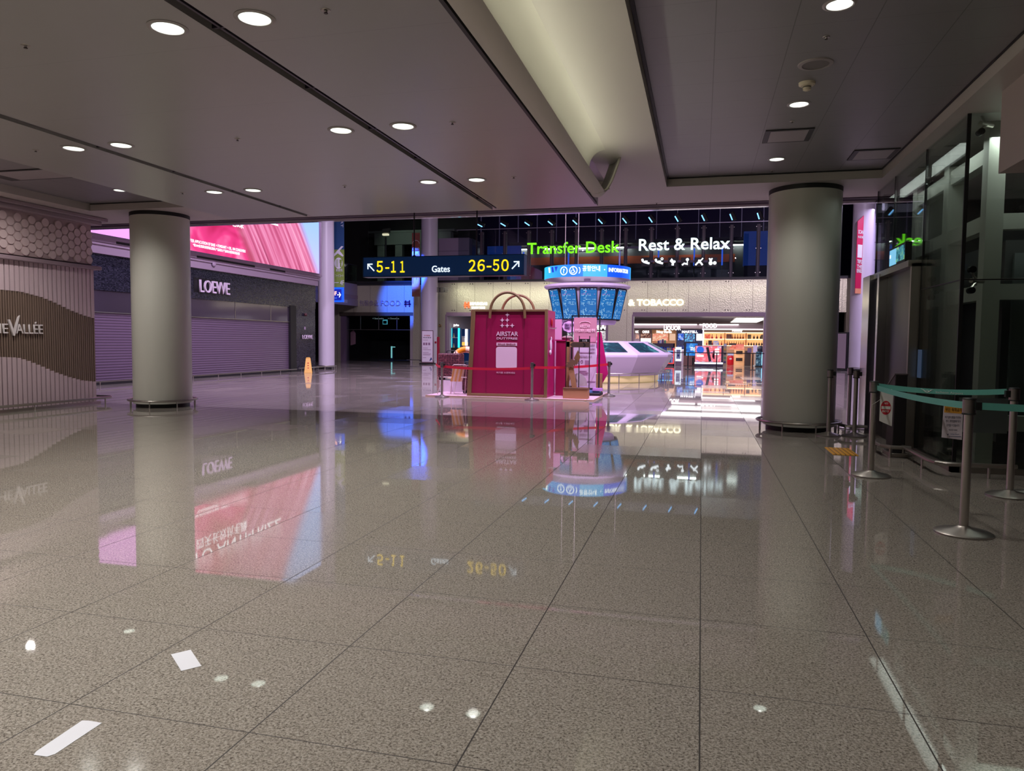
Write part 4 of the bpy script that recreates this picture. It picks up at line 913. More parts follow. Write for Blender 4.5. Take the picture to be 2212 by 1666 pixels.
txt('lettering', 'AIRSTAR', BW, r, (-4.515, 14.115, 1.485), h=.105, w=.54, align='c', bold=.012, ext=.003, world=True)
txt('lettering', 'DUTYFREE', BW, r, (-4.515, 14.115, 1.40), h=.052, w=.51, align='c', bold=.012, ext=.003, world=True)
MB().box(-4.775, 14.112, 1.25, -4.27, 14.12, 1.325).build('caption_plate', BW, r, world=True, smooth=0)
txt('lettering', '에어스타 행버튼스타', M('bag_magenta', (0, 0, 0)), r, (-4.52, 14.11, 1.262), h=.05, w=.44, align='c', ext=.002, world=True)
m = MB(); x0, x1, z0, z1, q = -4.785, -4.27, .70, 1.225, .06
pts = []
for cx, cz, a0 in ((x1-q, z1-q, 0), (x0+q, z1-q, 90), (x0+q, z0+q, 180), (x1-q, z0+q, 270)):
    pts += [(cx+q*cos(RAD(a0+i*22.5)), 14.112, cz+q*sin(RAD(a0+i*22.5))) for i in range(5)]
m.ext(pts, (0, .006, 0)).build('rounded_label', BW, r, world=True, smooth=0)
txt('lettering', '여기를 스캔하세요', BW, r, (-4.54, 14.115, .585), h=.045, w=.46, align='c', ext=.002, world=True)
# decoration stuck to the bag side
m = MB().ball((-3.53, 14.5, 1.25), .1, 12, 8, (.3, .7, 1.6)).ball((-3.53, 14.45, 1.1), .1, 12, 8, (.3, .8, .6)).ball((-3.53, 14.55, 1.42), .06, 10, 6, (.3, .7, 1)); m.build('white_cutout', M('cutout_white', (226, 206, 220), .5), r, world=True)
MB().ball((-3.53, 14.6, 1.82), .08, 12, 8, (.3, .7, 1.3)).build('red_cutout', M('cutout_red', (190, 16, 40), .5), r, world=True)
MB().tube([(-3.54, 14.4, 1.68), (-3.44, 14.4, 1.665), (-3.38, 14.4, 1.69)], .012, 8).build('hook', STEEL, r, world=True)
r = thing('counter_box', 'dark magenta counter box behind the right side of the giant bag', 'counter', (-3.3, 15.6, .03))
MB().box(-3.50, 15.0, .03, -3.22, 16.1, 1.38).build('body', BAG, r, world=True, bevel=.01)
MB().box(-3.52, 14.98, 1.38, -3.20, 16.12, 1.41).build('top', M('bag_side', (0, 0, 0)), r, world=True, smooth=0)
tag(MB().ball((-3.25, 15.16, 1.46), .14, 14, 8, (1, 1, .35)).box(-3.3, 15.06, 1.41, -3.19, 15.24, 1.45).build('folded_pouch', M('pouch_taupe', (140, 110, 112), .7), None), 'folded taupe pouch lying on the dark magenta counter box', 'pouch')
tag(MB().box(-3.74, 16.0, .03, -3.55, 16.04, 1.94).build('poster_board', M('card_pink', (196, 134, 172), .5), None, smooth=0), 'plain pink board standing on the platform behind the giant bag', 'board')
r = thing('speech_bubble_sign', 'lilac speech cloud sign with purple writing on a thin pole', 'sign', (-3.42, 16.5, .03))
m = MB(); pts = []
for k in range(48):
    t = 2*pi*k/48; rr = 1+.10*abs(sin(t*4.5)); pts.append((-3.42+.20*rr*cos(t), 16.5, 1.77+.155*rr*sin(t)))
m.ext(pts, (0, .02, 0)).build('cloud', M('cloud_lilac', (212, 166, 212), .5), r, world=True, smooth=0)
m = MB().tube([Vector(p)+Vector((0, -.003, 0)) for p in pts], .010, 6, True); m.build('outline', M('purple_ink', (66, 24, 84), .6), r, world=True)
txt('lettering', '앱에서 더 많은\n쿠폰받기', M('purple_ink', (0, 0, 0)), r, (-3.43, 16.49, 1.69), h=.16, w=.27, align='c', ext=.003, bold=.02, world=True)
MB().cyl((-3.42, 16.53, .03), (-3.42, 16.53, 1.95), .012, n=8).build('pole', BLACK, r, world=True)

# promo poster stand
r = thing('poster_stand', 'tall pink and white poster in a black frame stand by the magenta display', 'poster stand', (-2.84, 15.45, .03))
m = MB()
for x in (-3.19, -2.50): m.box(x, 15.40, .1, x+.03, 15.43, 2.02)
m.box(-3.19, 15.40, 1.99, -2.47, 15.43, 2.02).box(-3.19, 15.40, .18, -2.47, 15.43, .21).build('frame', BLACK, r, world=True, smooth=0)
g = NG('promo_paper'); v = g.z; c = g.ramp(g.math('DIVIDE', v, 2), [(0, (198, 168, 192)), (.62, (200, 180, 204)), (.66, (186, 122, 144)), (.97, (196, 132, 152))]); g.set(Base_Color=c, Roughness=.5)
MB().box(-3.13, 15.41, .14, -2.56, 15.425, 1.97).build('poster', g.m, r, world=True, smooth=0)
PINKW = M('print_pink', (244, 200, 214), .6); GREY = M('print_grey', (150, 110, 140), .6)
txt('lettering', 'AIRSTAR', PINKW, r, (-2.85, 15.40, 1.71), h=.08, w=.26, align='c', ext=.002, world=True)
txt('lettering', '카카오페이 스페셜 혜택', PINKW, r, (-2.85, 15.40, 1.60), h=.09, w=.50, align='c', ext=.002, bold=.02, world=True)
MB().tube([(-2.85+.13*cos(pi*i/12), 15.40, 1.82+.05*sin(pi*i/12)) for i in range(13)], .005, 6).build('arc', PINKW, r, world=True)
for i, s in enumerate(('COUPON', 'COUPON', 'COUPON')): txt('lettering', s, GREY, r, (-2.75, 15.40, 1.27-.09*i), h=.04, w=.15, ext=.002, bold=.02, world=True)
MB().box(-3.05, 15.403, 1.36, -2.58, 15.409, 1.47).build('pink_band', M('band_rose', (206, 130, 160), .5), r, world=True, smooth=0)
for z, wd in ((1.08, .3), (.62, .18), (.58, .22), (.54, .2), (.36, .4)): MB().box(-2.97, 15.403, z, -2.97+wd, 15.409, z+.022).build('text_line', GREY, r, world=True, smooth=0)
txt('lettering', '참여방법 안내', GREY, r, (-2.95, 15.40, .98), h=.05, w=.28, ext=.002, world=True)
MB().ring((-2.92, 15.405, .87), .03, .005, 16, 6, 'y').box(-2.84, 15.402, .76, -2.72, 15.406, .9).build('icon', GREY, r, world=True)
MB().box(-3.15, 15.2, .03, -2.42, 15.75, .10).build('foot', BLACK, r, world=True, bevel=.01)
MB().box(-3.1, 15.3, .10, -2.46, 15.7, .15).build('blue_plate', M('plate_blue', (90, 130, 190), .4), r, world=True, smooth=0)
tag(MB().box(-2.62, 15.28, .155, -2.38, 15.42, .22).build('leaflet_pile', M('leaflet_violet', (190, 130, 206), .5), None, smooth=0), 'violet leaflets lying on the foot of the poster stand', 'leaflets')
r = thing('magenta_panel', 'slanted magenta panel leaning right of the poster stand', 'panel', (-2.5, 15.95, .03))
MB().ext([(-2.62, 15.95, .03), (-2.33, 15.95, .55), (-2.36, 15.95, .75), (-2.52, 15.95, 1.62), (-2.62, 15.95, 1.62)], (0, .05, 0)).build('board', BAG2, r, world=True, smooth=0)
MB().box(-2.6, 16.0, .03, -2.5, 16.25, .6).build('strut', BAG, r, world=True, smooth=0)
CARD = M('cardboard', (172, 122, 84), .75); CARDD = M('cardboard_dark', (112, 78, 56), .75)
tag(MB().box(-2.60, 15.80, .03, -2.46, 15.93, .56).build('cardboard_box', CARD, None, bevel=.004), 'tall narrow cardboard box between poster stand and slanted magenta panel', 'box')
# cardboard stand
r = thing('cardboard_stand', 'cardboard stand with thin black frame and brown star cut-outs', 'display stand', (-2.86, 14.25, .03))
MB().box(-3.15, 14.12, .03, -2.57, 14.42, .27).build('base_box', CARD, r, world=True, bevel=.004)
MB().box(-3.15, 14.11, .255, -2.56, 14.43, .285).build('base_rim', CARDD, r, world=True, smooth=0)
m = MB()
for x in (-3.13, -2.82, -2.575): m.box(x, 14.30, .28, x+.018, 14.318, 1.5)
m.build('wire_frame', BLACK, r, world=True, smooth=0)
MB().box(-3.14, 14.36, .28, -3.05, 14.40, 1.38).box(-3.14, 14.36, 1.24, -2.60, 14.40, 1.36).build('back_board', CARD, r, world=True, smooth=0)
MB().ext([(-3.03, 14.26, 1.29), (-2.96, 14.26, 1.35), (-2.56, 14.26, 1.35), (-2.56, 14.26, 1.23), (-2.96, 14.26, 1.23)], (0, .03, 0)).build('arrow_board', M('arrow_brown', (74, 56, 44), .6), r, world=True, smooth=0)
MB().ext([(-2.70, 14.255, 1.35), (-2.65, 14.255, 1.29), (-2.70, 14.255, 1.23), (-2.72, 14.255, 1.23), (-2.68, 14.255, 1.29), (-2.72, 14.255, 1.35)], (0, .005, 0)).build('chevron', BLACK, r, world=True, smooth=0)
MB().box(-2.80, 14.27, 1.355, -2.56, 14.29, 1.43).build('number_plate', BLACK, r, world=True, smooth=0)
txt('lettering', '1/5', WHITE, r, (-2.72, 14.262, 1.37), h=.045, w=.1, ext=.002, world=True)
MB().ext([(-2.92, 14.24, .98), (-2.83, 14.24, 1.17), (-2.77, 14.24, 1.0), (-2.86, 14.24, .80)], (0, .02, 0)).build('diamond_cutout', M('cutout_brown', (128, 88, 54), .7), r, world=True, smooth=0)
m = MB()
for cx, cz, R_, ph in ((-2.98, .84, .12, .3), (-2.90, .88, .10, 1.0), (-3.05, .80, .07, .1)):
    m.ext([(cx+(R_ if k % 2 == 0 else R_*.5)*cos(ph+k*pi/5), 14.225+cx*.01, cz+(R_ if k % 2 == 0 else R_*.5)*sin(ph+k*pi/5)) for k in range(10)], (0, .015, 0))
m.build('star_cutout', CARDD, r, world=True, smooth=0)
MB().cb((-2.95, 14.25, .54), (.11, .06, .56), 0, RAD(-10)).build('leaning_tube', CARD, r, world=True, smooth=0)
MB().ext([(-2.83+.22*cos(pi*i/16), 14.34, .32+.30*sin(pi*i/16)) for i in range(17)], (0, .01, 0)).build('white_half_disc', M('cutout_white', (0, 0, 0)), r, world=True, smooth=0)
tag(MB().cb((-2.52, 14.12, .015), (.08, .3, .012), -.7).build('wood_strip', M('wood_pale', (214, 180, 140), .6), None, smooth=0), 'pale wooden strip lying at the right front edge of the platform', 'strip').location = (0, -.05, 0)
# left of the bag: suitcases, ring, chair
def suit_mat():
    g = NG('suitcase_fabric'); l = g.math('MAXIMUM', g.line(g.x, .07, 0, .006), g.line(g.z, .055, 0, .006)); n = g.noise(g.obj, 26, 2)
    c = g.ramp(n, [(.42, (54, 14, 32)), (.56, (84, 28, 50)), (.66, (132, 78, 84))]); c = g.mix(g.math('MULTIPLY', l, .5), c, (120, 70, 70)); g.set(Base_Color=c, Roughness=.55); return g.m
SUIT = suit_mat()
def suitcase(x, y, z, w, d, h, rz, label):
    o = thing('suitcase', label, 'suitcase', (x, y, z), rz, 'burgundy patterned suitcases')
    MB().box(-w/2, -d/2, .07, w/2, d/2, h).build('body', SUIT, o, bevel=.035)
    for sx in (-1, 1):
        for sy in (-1, 1): MB().cyl((sx*(w/2-.06), sy*(d/2-.05)-.02, .035), (sx*(w/2-.06), sy*(d/2-.05)+.02, .035), .035, n=14).build('wheel', BLACK, o)
    MB().tube([(-.12, 0, h), (-.12, 0, h+.05), (-.1, 0, h+.07), (.1, 0, h+.07), (.12, 0, h+.05), (.12, 0, h)], .011, 8).build('handle', BLACK, o)
    MB().box(-w/2-.004, -.012, .08, w/2+.004, .012, h+.003).build('zip_band', M('suit_zip', (40, 14, 26), .5), o, smooth=0)
suitcase(-6.36, 15.4, .03+.30, .62, .34, .70, -.05, 'large burgundy patterned suitcase raised on a plinth left of the bag')
r = tag(MB().box(-6.62, 15.25, .03, -6.0, 15.62, .33).build('plinth_block', M('plinth_white', (214, 196, 212), .5), None, smooth=0), 'low white block carrying the large burgundy suitcase', 'block')
suitcase(-5.70, 14.97, .03, .36, .30, .72, .1, 'burgundy suitcase standing on the platform right behind the folding chair')
r = thing('swim_ring', 'orange and white striped swim ring leaning behind the suitcases', 'swim ring', (-6.08, 15.75, .84))
m = MB(); R_, q_ = .30, .085; n, k = 40, 12; vs = []; fs = []
for i in range(n):
    t = 2*pi*i/n
    for j in range(k): b = 2*pi*j/k; vs.append(((R_+q_*cos(b))*cos(t), q_*sin(b), (R_+q_*cos(b))*sin(t)))
m.v = vs
for i in range(n):
    for j in range(k): m.f.append((i*k+j, ((i+1) % n)*k+j, ((i+1) % n)*k+(j+1) % k, i*k+(j+1) % k)); m.mi.append((i//5) % 2)
o = m.build('tube', [M('ring_orange', (228, 140, 26), .35), M('ring_cream', (238, 200, 176), .35)], r, smooth=60); r.rotation_euler = (RAD(-14), 0, .15)
tag(MB().box(-6.36, 15.64, .03, -5.75, 15.9, .46).build('pink_block', M('block_red', (200, 24, 60), .5), None, smooth=0), 'red block carrying the striped swim ring behind the suitcases', 'block')
r = thing('folding_chair', 'small folding beach chair with striped fabric seen from behind', 'chair', (-6.05, 14.35, .03), .12)
CH = M('chair_frame', (216, 200, 198), .3, .3)
MB().tube([(-.02, .30, .0), (.10, -.02, .72), (.13, -.03, .74), (.42, -.03, .74), (.44, -.02, .72), (.34, .30, 0)], .011, 8).build('back_frame', CH, r)
MB().tube([(-.30, .02, .0), (-.18, .14, .42), (.18, .14, .42), (.12, -.02, 0), (.02, -.08, 0), (-.26, -.06, 0), (-.30, .02, 0)], .010, 8).build('leg_loop', CH, r)
MB().tube([(-.22, .0, .43), (.06, .02, .43)], .014, 8).build('armrest', CH, r); MB().tube([(.30, .02, .43), (.44, .02, .43)], .014, 8).build('armrest', CH, r)
m = MB()
for i in range(6):
    f0, f1 = i/6, (i+1)/6; m.cur = i % 2
    A, B, C_, D = Vector((.02+.30*f0, .06, .32)), Vector((.02+.30*f1, .06, .32)), Vector((.12+.29*f1, -.02, .70)), Vector((.12+.29*f0, -.02, .70))
    m.ext([A, B, C_, D], (0, .01, 0))
m.build('back_fabric', [M('stripe_orange', (232, 170, 100), .7), M('stripe_cream', (240, 206, 180), .7)], r, smooth=0)
MB().cb((.1, .2, .40), (.30, .28, .012)).build('seat_fabric', M('stripe_cream', (0, 0, 0)), r, smooth=0)
# red rope barriers of the display
D1 = stanchion(-6.05, 13.84, 'steel rope post at the left front corner of the display platform', 'display rope posts', 0, .84, r=.17)
D2 = stanchion(-3.80, 13.70, 'steel rope post in front of the giant magenta bag', 'display rope posts', 0, .87, r=.17)
D3 = stanchion(-2.27, 15.72, 'steel rope post at the right corner of the display platform', 'display rope posts', 0, .87, r=.17)
belt(D1, (-6.02, 13.84), (-3.85, 13.71), .74, .74, REDB, .04, .06); belt(D2, (-3.76, 13.71), (-2.31, 15.70), .76, .80, REDB, .03, .06)
belt(D1, (-6.08, 13.86), (-6.82, 15.5), .74, .74, REDB, .03, .06)

# ================================================================== metal facade with the lit duty free shop
fw = MB()
fw.box(-16.6, YB, 3.14, 8.9, YB+.5, 4.98)                      # band above the openings
fw.box(-16.6, YB, 0, -15.55, YB+.5, 3.14)                       # left pier
fw.box(-5.45, YB, 0, -3.98, YB+.5, 3.14)                        # middle pier
fw.box(3.9, YB, 0, 4.9, YB+.5, 3.14).box(7.6, YB, 0, 8.9, YB+.5, 3.14)
st('wall_metal_facade', fw, GOLD, smooth=0)
FIX = M('fixing', (60, 52, 50), .4, .6)
m = MB()
for i in range(21):
    x = -16.25+i*1.17
    for z in (3.24, 4.86):
        m.box(x-.10, YB-.04, z, x-.05, YB, z+.05).box(x+.05, YB-.04, z, x+.10, YB, z+.05)
m.build('facade_fixings', FIX, bpy.data.objects['wall_metal_facade'], smooth=0)
lt = MB().box(-15.55, YB-.03, 2.90, -5.45, YB+.5, 3.14).box(-3.98, YB-.03, 2.90, 3.9, YB+.5, 3.14); st('trim_13', lt, MAUVE, smooth=0)
st('trim_14', MB().box(-15.6, YB-.05, 0, -15.5, YB+.5, 3.0).box(-5.55, YB-.05, 0, -5.42, YB+.5, 3.0).box(-4.02, YB-.05, 0, -3.93, YB+.5, 3.0).box(3.34, YB-.05, 0, 3.9, YB+.5, 3.0), MAUVE, smooth=0)
LIT = EM('letter_lit', (255, 250, 250), 2.6); LITW = EM('letter_warm', (255, 244, 210), 2.6)
r = thing('shop_sign', 'lit white letters reading liquor and tobacco on the metal facade', 'sign', (-4.3, YB, 3.5))
txt('lettering', '& TOBACCO', LITW, r, (at(1357, 660, YB-.1).x, YB-.002, 3.53), h=.36, w=3.17, ext=.05, bold=.03, world=True)
txt('lettering', 'LIQUOR', LITW, r, (-4.55, YB-.002, 3.53), h=.36, w=2.0, ext=.05, bold=.03, align='r', world=True)
r = thing('shop_sign', 'small lit sign with orange emblem and white letters on the pale metal facade', 'sign', (-13.6, YB, 3.5))
txt('lettering', 'HYUNDAI', LIT, r, (-13.98, YB-.002, 3.58), h=.18, w=1.08, ext=.03, bold=.03, world=True)
txt('lettering', 'DUTY FREE', LIT, r, (-13.88, YB-.002, 3.36), h=.13, w=.85, ext=.03, bold=.03, world=True)
m = MB()
for dx in (0, .22): m.box(-14.33+dx, YB-.09, 3.40, -14.26+dx, YB, 3.78)
m.box(-14.38, YB-.09, 3.52, -14.0, YB, 3.58).box(-14.36, YB-.09, 3.64, -14.04, YB, 3.69).build('emblem', EM('emblem_orange', (255, 110, 60), 1.5), r, world=True, smooth=0)
r = thing('wall_fitting', 'small round brass fitting on the left pier of the metal facade', 'fitting', (-15.95, YB-.05, 2.3)); MB().ring((0, 0, 0), .07, .03, 20, 8, 'y').build('ring', M('brass', (150, 120, 70), .3, .8), r)
r = thing('bracket_sign', 'small dark bracket sign with slats projecting right of the lilac pillar', 'bracket', (-15.2, 39.3, 4.4))
m = MB()
for k in range(4): m.box(-.35, -.02, -.12+k*.08, .35, .02, -.09+k*.08)
m.box(-.18, -.03, -.12, -.14, .03, .15).box(.1, -.03, -.12, .14, .03, .15).build('slats', DARK, r, smooth=0)

# ------------------------------------------------------------------ upper floor behind glass
st('floor', MB().box(-34, YB+.5, 4.9, 18, 62, 5.12), M('upper_floor', (70, 64, 74), .4), smooth=0)
YU = 42.5; LX = [-13.75, -12.22, -10.67, -9.2, -7.66, -6.1, -4.64, -3.1, -1.58, -.06, 1.52, 3.02]
gm = MB()
for a, b in zip([-15.3]+LX, LX+[4.4]): gm.box(a+.02, YU, 5.14, b-.02, YU+.02, 8.42)
wu = st('window_4', gm, GLASS, smooth=0)
st('window_rail', MB().box(-15.4, YU-.02, 8.42, 4.6, YU+.04, 8.455).box(-15.4, YU-.03, 5.12, 4.6, YU+.05, 5.2), M('rail_pale', (170, 160, 176), .35, .4), wu, smooth=0)
PB = M('post_brown', (112, 92, 100), .5)
for x in LX: MB().box(x-.10, YU+.04, 5.12, x+.10, YU+.30, 8.30).build('window_post', PB, wu, smooth=0)
m = MB()
for x in LX:
    for z in (5.5, 6.9, 8.15): m.cyl((x-.13, YU-.02, z), (x-.13, YU+.01, z), .025, n=8).cyl((x+.13, YU-.02, z), (x+.13, YU+.01, z), .025, n=8)
m.build('glass_buttons', STEELD, wu)
for i, x in enumerate(LX):
    r = thing('floodlight', f'{ORD[i]} small dark floodlight from the left on the rail of the upper glass wall', 'floodlight', (x, YU-.05, 8.46), 0, 'floodlights on the upper glass rail')
    MB().cyl((0, 0, 0), (0, 0, .12), .025, n=8).cyl((0, 0, .1), (0, -.08, .2), .03, n=8).build('stem', BLACK, r)
    h = MB().box(-.20, -.10, -.07, .20, .08, .14).build('housing', BLACK, r, bevel=.01); h.location = (0, -.1, .26); h.rotation_euler = (RAD(18), RAD(26+46*i/11), 0); h.scale = (1.25, 1.2, 1.25)
    MB().box(-.15, -.112, -.055, .15, -.10, -.005).build('lens', EM('flood_blue', (120, 190, 255), 2.2), h, smooth=0)
# lounge behind
LNG = M('lounge_wall', (92, 92, 94), .6); LNGD = M('lounge_dark', (46, 44, 60), .7)
st('wall_lounge', MB().box(-34, 52, 5.12, 18, 52.2, 11), M('night_wall', (58, 50, 88), .5), smooth=0)
lw = MB().box(-13.4, 49.4, 5.12, 3.2, 49.6, 8.2); st('wall_lounge', lw, LNG, smooth=0)
st('trim_15', MB().box(-13.4, 48.2, 8.12, 3.2, 49.4, 8.35), LNGD, smooth=0)
st('trim_16', MB().box(-12.2, 49.3, 6.85, 2.0, 49.4, 7.38), M('band_orange', (206, 100, 62), .5), smooth=0)
m = MB()
for i in range(24): m.box(-24+i*1.47, 51.86, 5.12, -23.95+i*1.47, 51.98, 11)
st('window_5', MB().box(-24, 51.98, 5.2, 10, 52.0, 11), M('night_glass', (40, 34, 66), .12), smooth=0)
m.build('window_mullions', M('mullion_purple_lit', (150, 142, 178), .4, em=(120, 112, 160), es=.05), bpy.data.objects['window_5'], smooth=0)  # purple light put into the mullion colour and a faint glow
for i, (x, wd) in enumerate(((-12.6, .9), (-10.6, .8), (-8.2, 1.6), (-5.6, 1.3), (-3.2, 1.1), (-.8, 1.3), (2.2, .7))):
    r = thing('cove_lamp', f'{ORD[i]} soft white wall lamp from the left in the upper lounge', 'lamp', (x, 49.3, 7.9), 0, 'soft white lamps in the upper lounge')
    MB().box(-wd/2, -.32, .08, wd/2, 0, .16).build('housing', LNGD, r, smooth=0)
    MB().box(-wd/2, -.30, .03, wd/2, -.01, .08).build('diffuser', EM('cove_white', (240, 250, 240), 12, True), r, smooth=0)
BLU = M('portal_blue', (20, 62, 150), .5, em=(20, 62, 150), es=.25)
r = thing('portal', 'blue gate-shaped portal at the left end of the upper lounge', 'portal', (-13.2, 45.5, 5.12))
MB().box(-14.2, 45.4, 7.05, -11.9, 45.7, 7.75).box(-13.0, 45.4, 5.12, -11.9, 45.7, 7.75).build('frame', BLU, r, world=True, smooth=0)
r = thing('portal', 'large blue block at the right end of the upper lounge', 'portal', (3.2, 45.5, 5.12))
MB().box(2.35, 45.4, 6.2, 4.6, 45.9, 8.3).build('upper_block', BLU, r, world=True, smooth=0)
MB().box(2.4, 45.5, 5.12, 4.5, 45.9, 6.2).build('lower_block', LNGD, r, world=True, smooth=0)
r = thing('service_desk', 'low grey service desk in the upper lounge behind the glass wall', 'desk', (-3, 46.5, 5.12))
MB().box(-9.5, 46.4, 5.12, 1.5, 46.9, 6.1).build('body', M('desk_grey', (92, 96, 98), .5), r, world=True, smooth=0); MB().box(-9.6, 46.3, 6.1, 1.6, 47, 6.15).build('top', LNG, r, world=True, smooth=0)
for k, x in enumerate((-11.35, -8.4, -5.15, -2.75, -.6, 1.05)):  # blue reflections in the glass, built as glowing posts
    r = thing('reflection_post', f'{ORD[k]} glowing post from the left imitating a blue reflection in the upper glass', 'light', (x, 44, 5.12), 0, 'glowing posts imitating blue reflections')
    MB().box(-.03, 0, 0, .03, .08, .98).build('post', M('post_grey', (90, 94, 92), .5), r, smooth=0); MB().box(-.045, 0, .98, .045, .1, 2.03).build('reflection_tube', EM('reflection_blue', (60, 110, 255), .75), r, smooth=0)
r = thing('lilac_cabin', 'tall lilac lift cabin behind the upper glass right of the lilac pillar', 'cabin', (-15.4, 44, 5.12))
MB().box(-17.0, 43.2, 5.12, -14.8, 45, 8.05).build('shell', LILP, r, world=True, smooth=0); MB().box(-17.0, 43.19, 7.2, -14.8, 43.2, 7.22).build('joint', LILD, r, world=True, smooth=0); MB().box(-14.8, 43.3, 5.12, -14.6, 45, 8.0).build('glass_side', M('side_grey', (90, 88, 108), .3), r, world=True, smooth=0)
# dark left part of the upper floor with a pale gate structure
st('wall_upper_left', MB().box(-30, 50, 5.12, -16.4, 50.2, 11), M('upper_dark', (36, 37, 34), .7), smooth=0)
PG = M('gate_pale', (112, 120, 112), .6); r = thing('pale_gate', 'pale gate structure with dark openings on the dim upper floor', 'gate', (-20.6, 47.5, 5.12))
m = MB().box(-23.4, 47.4, 8.3, -17.5, 48, 9.15)
for x in (-23.2, -21.8, -20.2, -18.6): m.box(x, 47.5, 5.12, x+.55, 47.9, 8.3)
m.build('frame', PG, r, world=True, smooth=0)
MB().box(-23.8, 47.3, 9.15, -17.2, 48.1, 9.3).build('cap', PG, r, world=True, smooth=0)
m = MB()
for z in (6.2, 7.0): m.box(-23.4, 47.6, z, -17.8, 47.8, z+.14)
m.build('cross_bars', PG, r, world=True, smooth=0)
spot('upper_work_lamp', (-21, 44.2, 9.0), 90, (.85, 1, .9), (-20.5, 47.6, 7.5), 100, .6)
r = thing('lamp_post', 'thin post with small lit lamp head before the pale gate', 'lamp', (-20.75, 43.5, 5.12))
MB().cyl((-20.75, 43.5, 5.12), (-20.75, 43.5, 8.3), .06, n=10).build('post', M('post_grey', (90, 94, 92), .5), r, world=True)
MB().ext([(-21.0, 43.4, 8.55), (-20.5, 43.4, 8.55), (-20.45, 43.4, 8.85), (-20.95, 43.4, 8.8)], (0, .25, 0)).build('head', M('head_grey', (120, 120, 112), .5), r, world=True, smooth=0)
MB().box(-20.95, 43.38, 8.38, -20.55, 43.6, 8.5).build('lit_face', EM('lamp_warm', (255, 240, 210), 1.1), r, world=True, smooth=0)
for i, (x, z, wd, l) in enumerate(((-23.6, 6.65, .7, 'short warm wall light on the dim upper floor, left one'), (-20.5, 6.3, .4, 'short warm wall light on the dim upper floor behind the gate sign'))):
    tag(MB().box(x-wd/2, 47.2, z, x+wd/2, 47.25, z+.12).build('wall_light', EM('lamp_warm', (0, 0, 0)), None, smooth=0), l, 'light', 'warm lights of the dim upper floor')
st('window_6', MB().box(-21.55, YU, 5.14, -16.6, YU+.02, 9.4), GLASSD, smooth=0)

# big letters in front of the upper glass
GRN = EM('letter_green', (120, 255, 30), 1.35); r = thing('transfer_sign', 'lit green transfer desk letters in front of the upper glass wall', 'sign', (-7.8, 42.1, 6.7))
a = at(1139, 548, 42.36); b = at(1338, 543, 42.36); txt('lettering', 'Transfer Desk', GRN, r, (a.x, 42.36, 6.82), h=.70, w=b.x-a.x, ext=.015, bold=.012, world=True)
MB().box(-10.5, 42.36, 6.88, -4.8, 42.42, 6.94).box(-9.5, 42.42, 6.88, -9.42, 42.5, 6.94).box(-6, 42.42, 6.88, -5.92, 42.5, 6.94).build('carrier_rail', M('carrier', (70, 64, 84), .4, .5), r, world=True, smooth=0)
r = thing('rest_sign', 'lit white rest and relax letters in front of the upper glass wall', 'sign', (-1.2, 42.1, 6.8))
a = at(1380, 542, 42.36); b = at(1577, 536, 42.36); txt('lettering', 'Rest & Relax', EM('letter_ice', (225, 250, 255), 2.0), r, (a.x, 42.36, 6.89), h=.70, w=b.x-a.x, ext=.015, bold=.012, world=True)
MB().box(-4.6, 42.36, 7.02, 1.5, 42.42, 7.14).box(-3.9, 42.42, 7.02, -3.8, 42.5, 7.14).box(.9, 42.42, 7.02, 1.0, 42.5, 7.14).build('carrier_rail', M('carrier', (0, 0, 0)), r, world=True, smooth=0)
# six pictogram plates
ICO = EM('icon_white', (240, 250, 255), 1.8); PLT = M('plate_black', (16, 15, 18), .5)
def icon(k, m):
    if k in (0, 1):
        m.tube([(-.22, 0, .09), (-.10, 0, .0), (.05, 0, -.05), (.22, 0, -.09)], .06, 6).ball((-.20, 0, .13), .07).tube([(-.05, 0, .05), (.1, 0, .04)], .04, 6)
        if k: m.ring((.16, 0, .18), .06, .022, 16, 6, 'y')
    elif k == 2: m.tube([(0, 0, -.2), (.02, 0, -.05), (-.08, 0, .06)], .07, 6).ext([(-.18, 0, .04), (-.06, 0, .22), (.06, 0, .06)], (0, .03, 0)).ball((.1, 0, .02), .07)
    elif k == 3: m.tube([(-.2, 0, -.18), (-.08, 0, -.08), (.06, 0, -.12)], .05, 6).ball((.1, 0, .14), .09).tube([(.1, 0, .1), (.1, 0, -.18)], .025, 6)
    elif k == 4: m.tube([(-.2, 0, -.18), (-.06, 0, -.02), (.08, 0, -.02), (.2, 0, -.18)], .05, 6).ball((.0, 0, .08), .06).tube([(.04, 0, .05), (.18, 0, .16)], .04, 6).ball((.2, 0, .2), .04)
    else: m.ball((-.1, 0, .12), .08).ball((-.17, 0, .19), .04).ball((-.03, 0, .19), .04).ball((-.1, 0, -.06), .11, 12, 8, (1, .6, 1.1)).ball((.13, 0, -.06), .10, 14, 8, (1, .4, 1))
for k, (px_, l) in enumerate(zip((1395, 1424, 1453, 1481, 1510, 1539), ('lying figure', 'lying figure with a small ring', 'bending figure with a cone', 'seated figure with a round lamp', 'stretching figure', 'soft toy and ball'))):
    a = at(px_, 566, 42.1); r = thing('pictogram_plate', f'black plate with lit white pictogram of a {l}', 'pictogram', (a.x, 42.1, a.z), 0, 'pictogram plates under the white letters')
    MB().box(-.27, .04, -.27, .27, .08, .27).box(-.04, .08, -.04, .04, .40, .04).build('plate', PLT, r, bevel=.01); m = MB(); icon(k, m); o = m.build('pictogram', ICO, r); o.location = (0, .02, 0); o.scale = (1, .3, 1)
    if k < 5: MB().box(.27, .05, -.03, .50, .07, .1).build('link_bar', M('link', (84, 70, 96), .5), r, smooth=0)

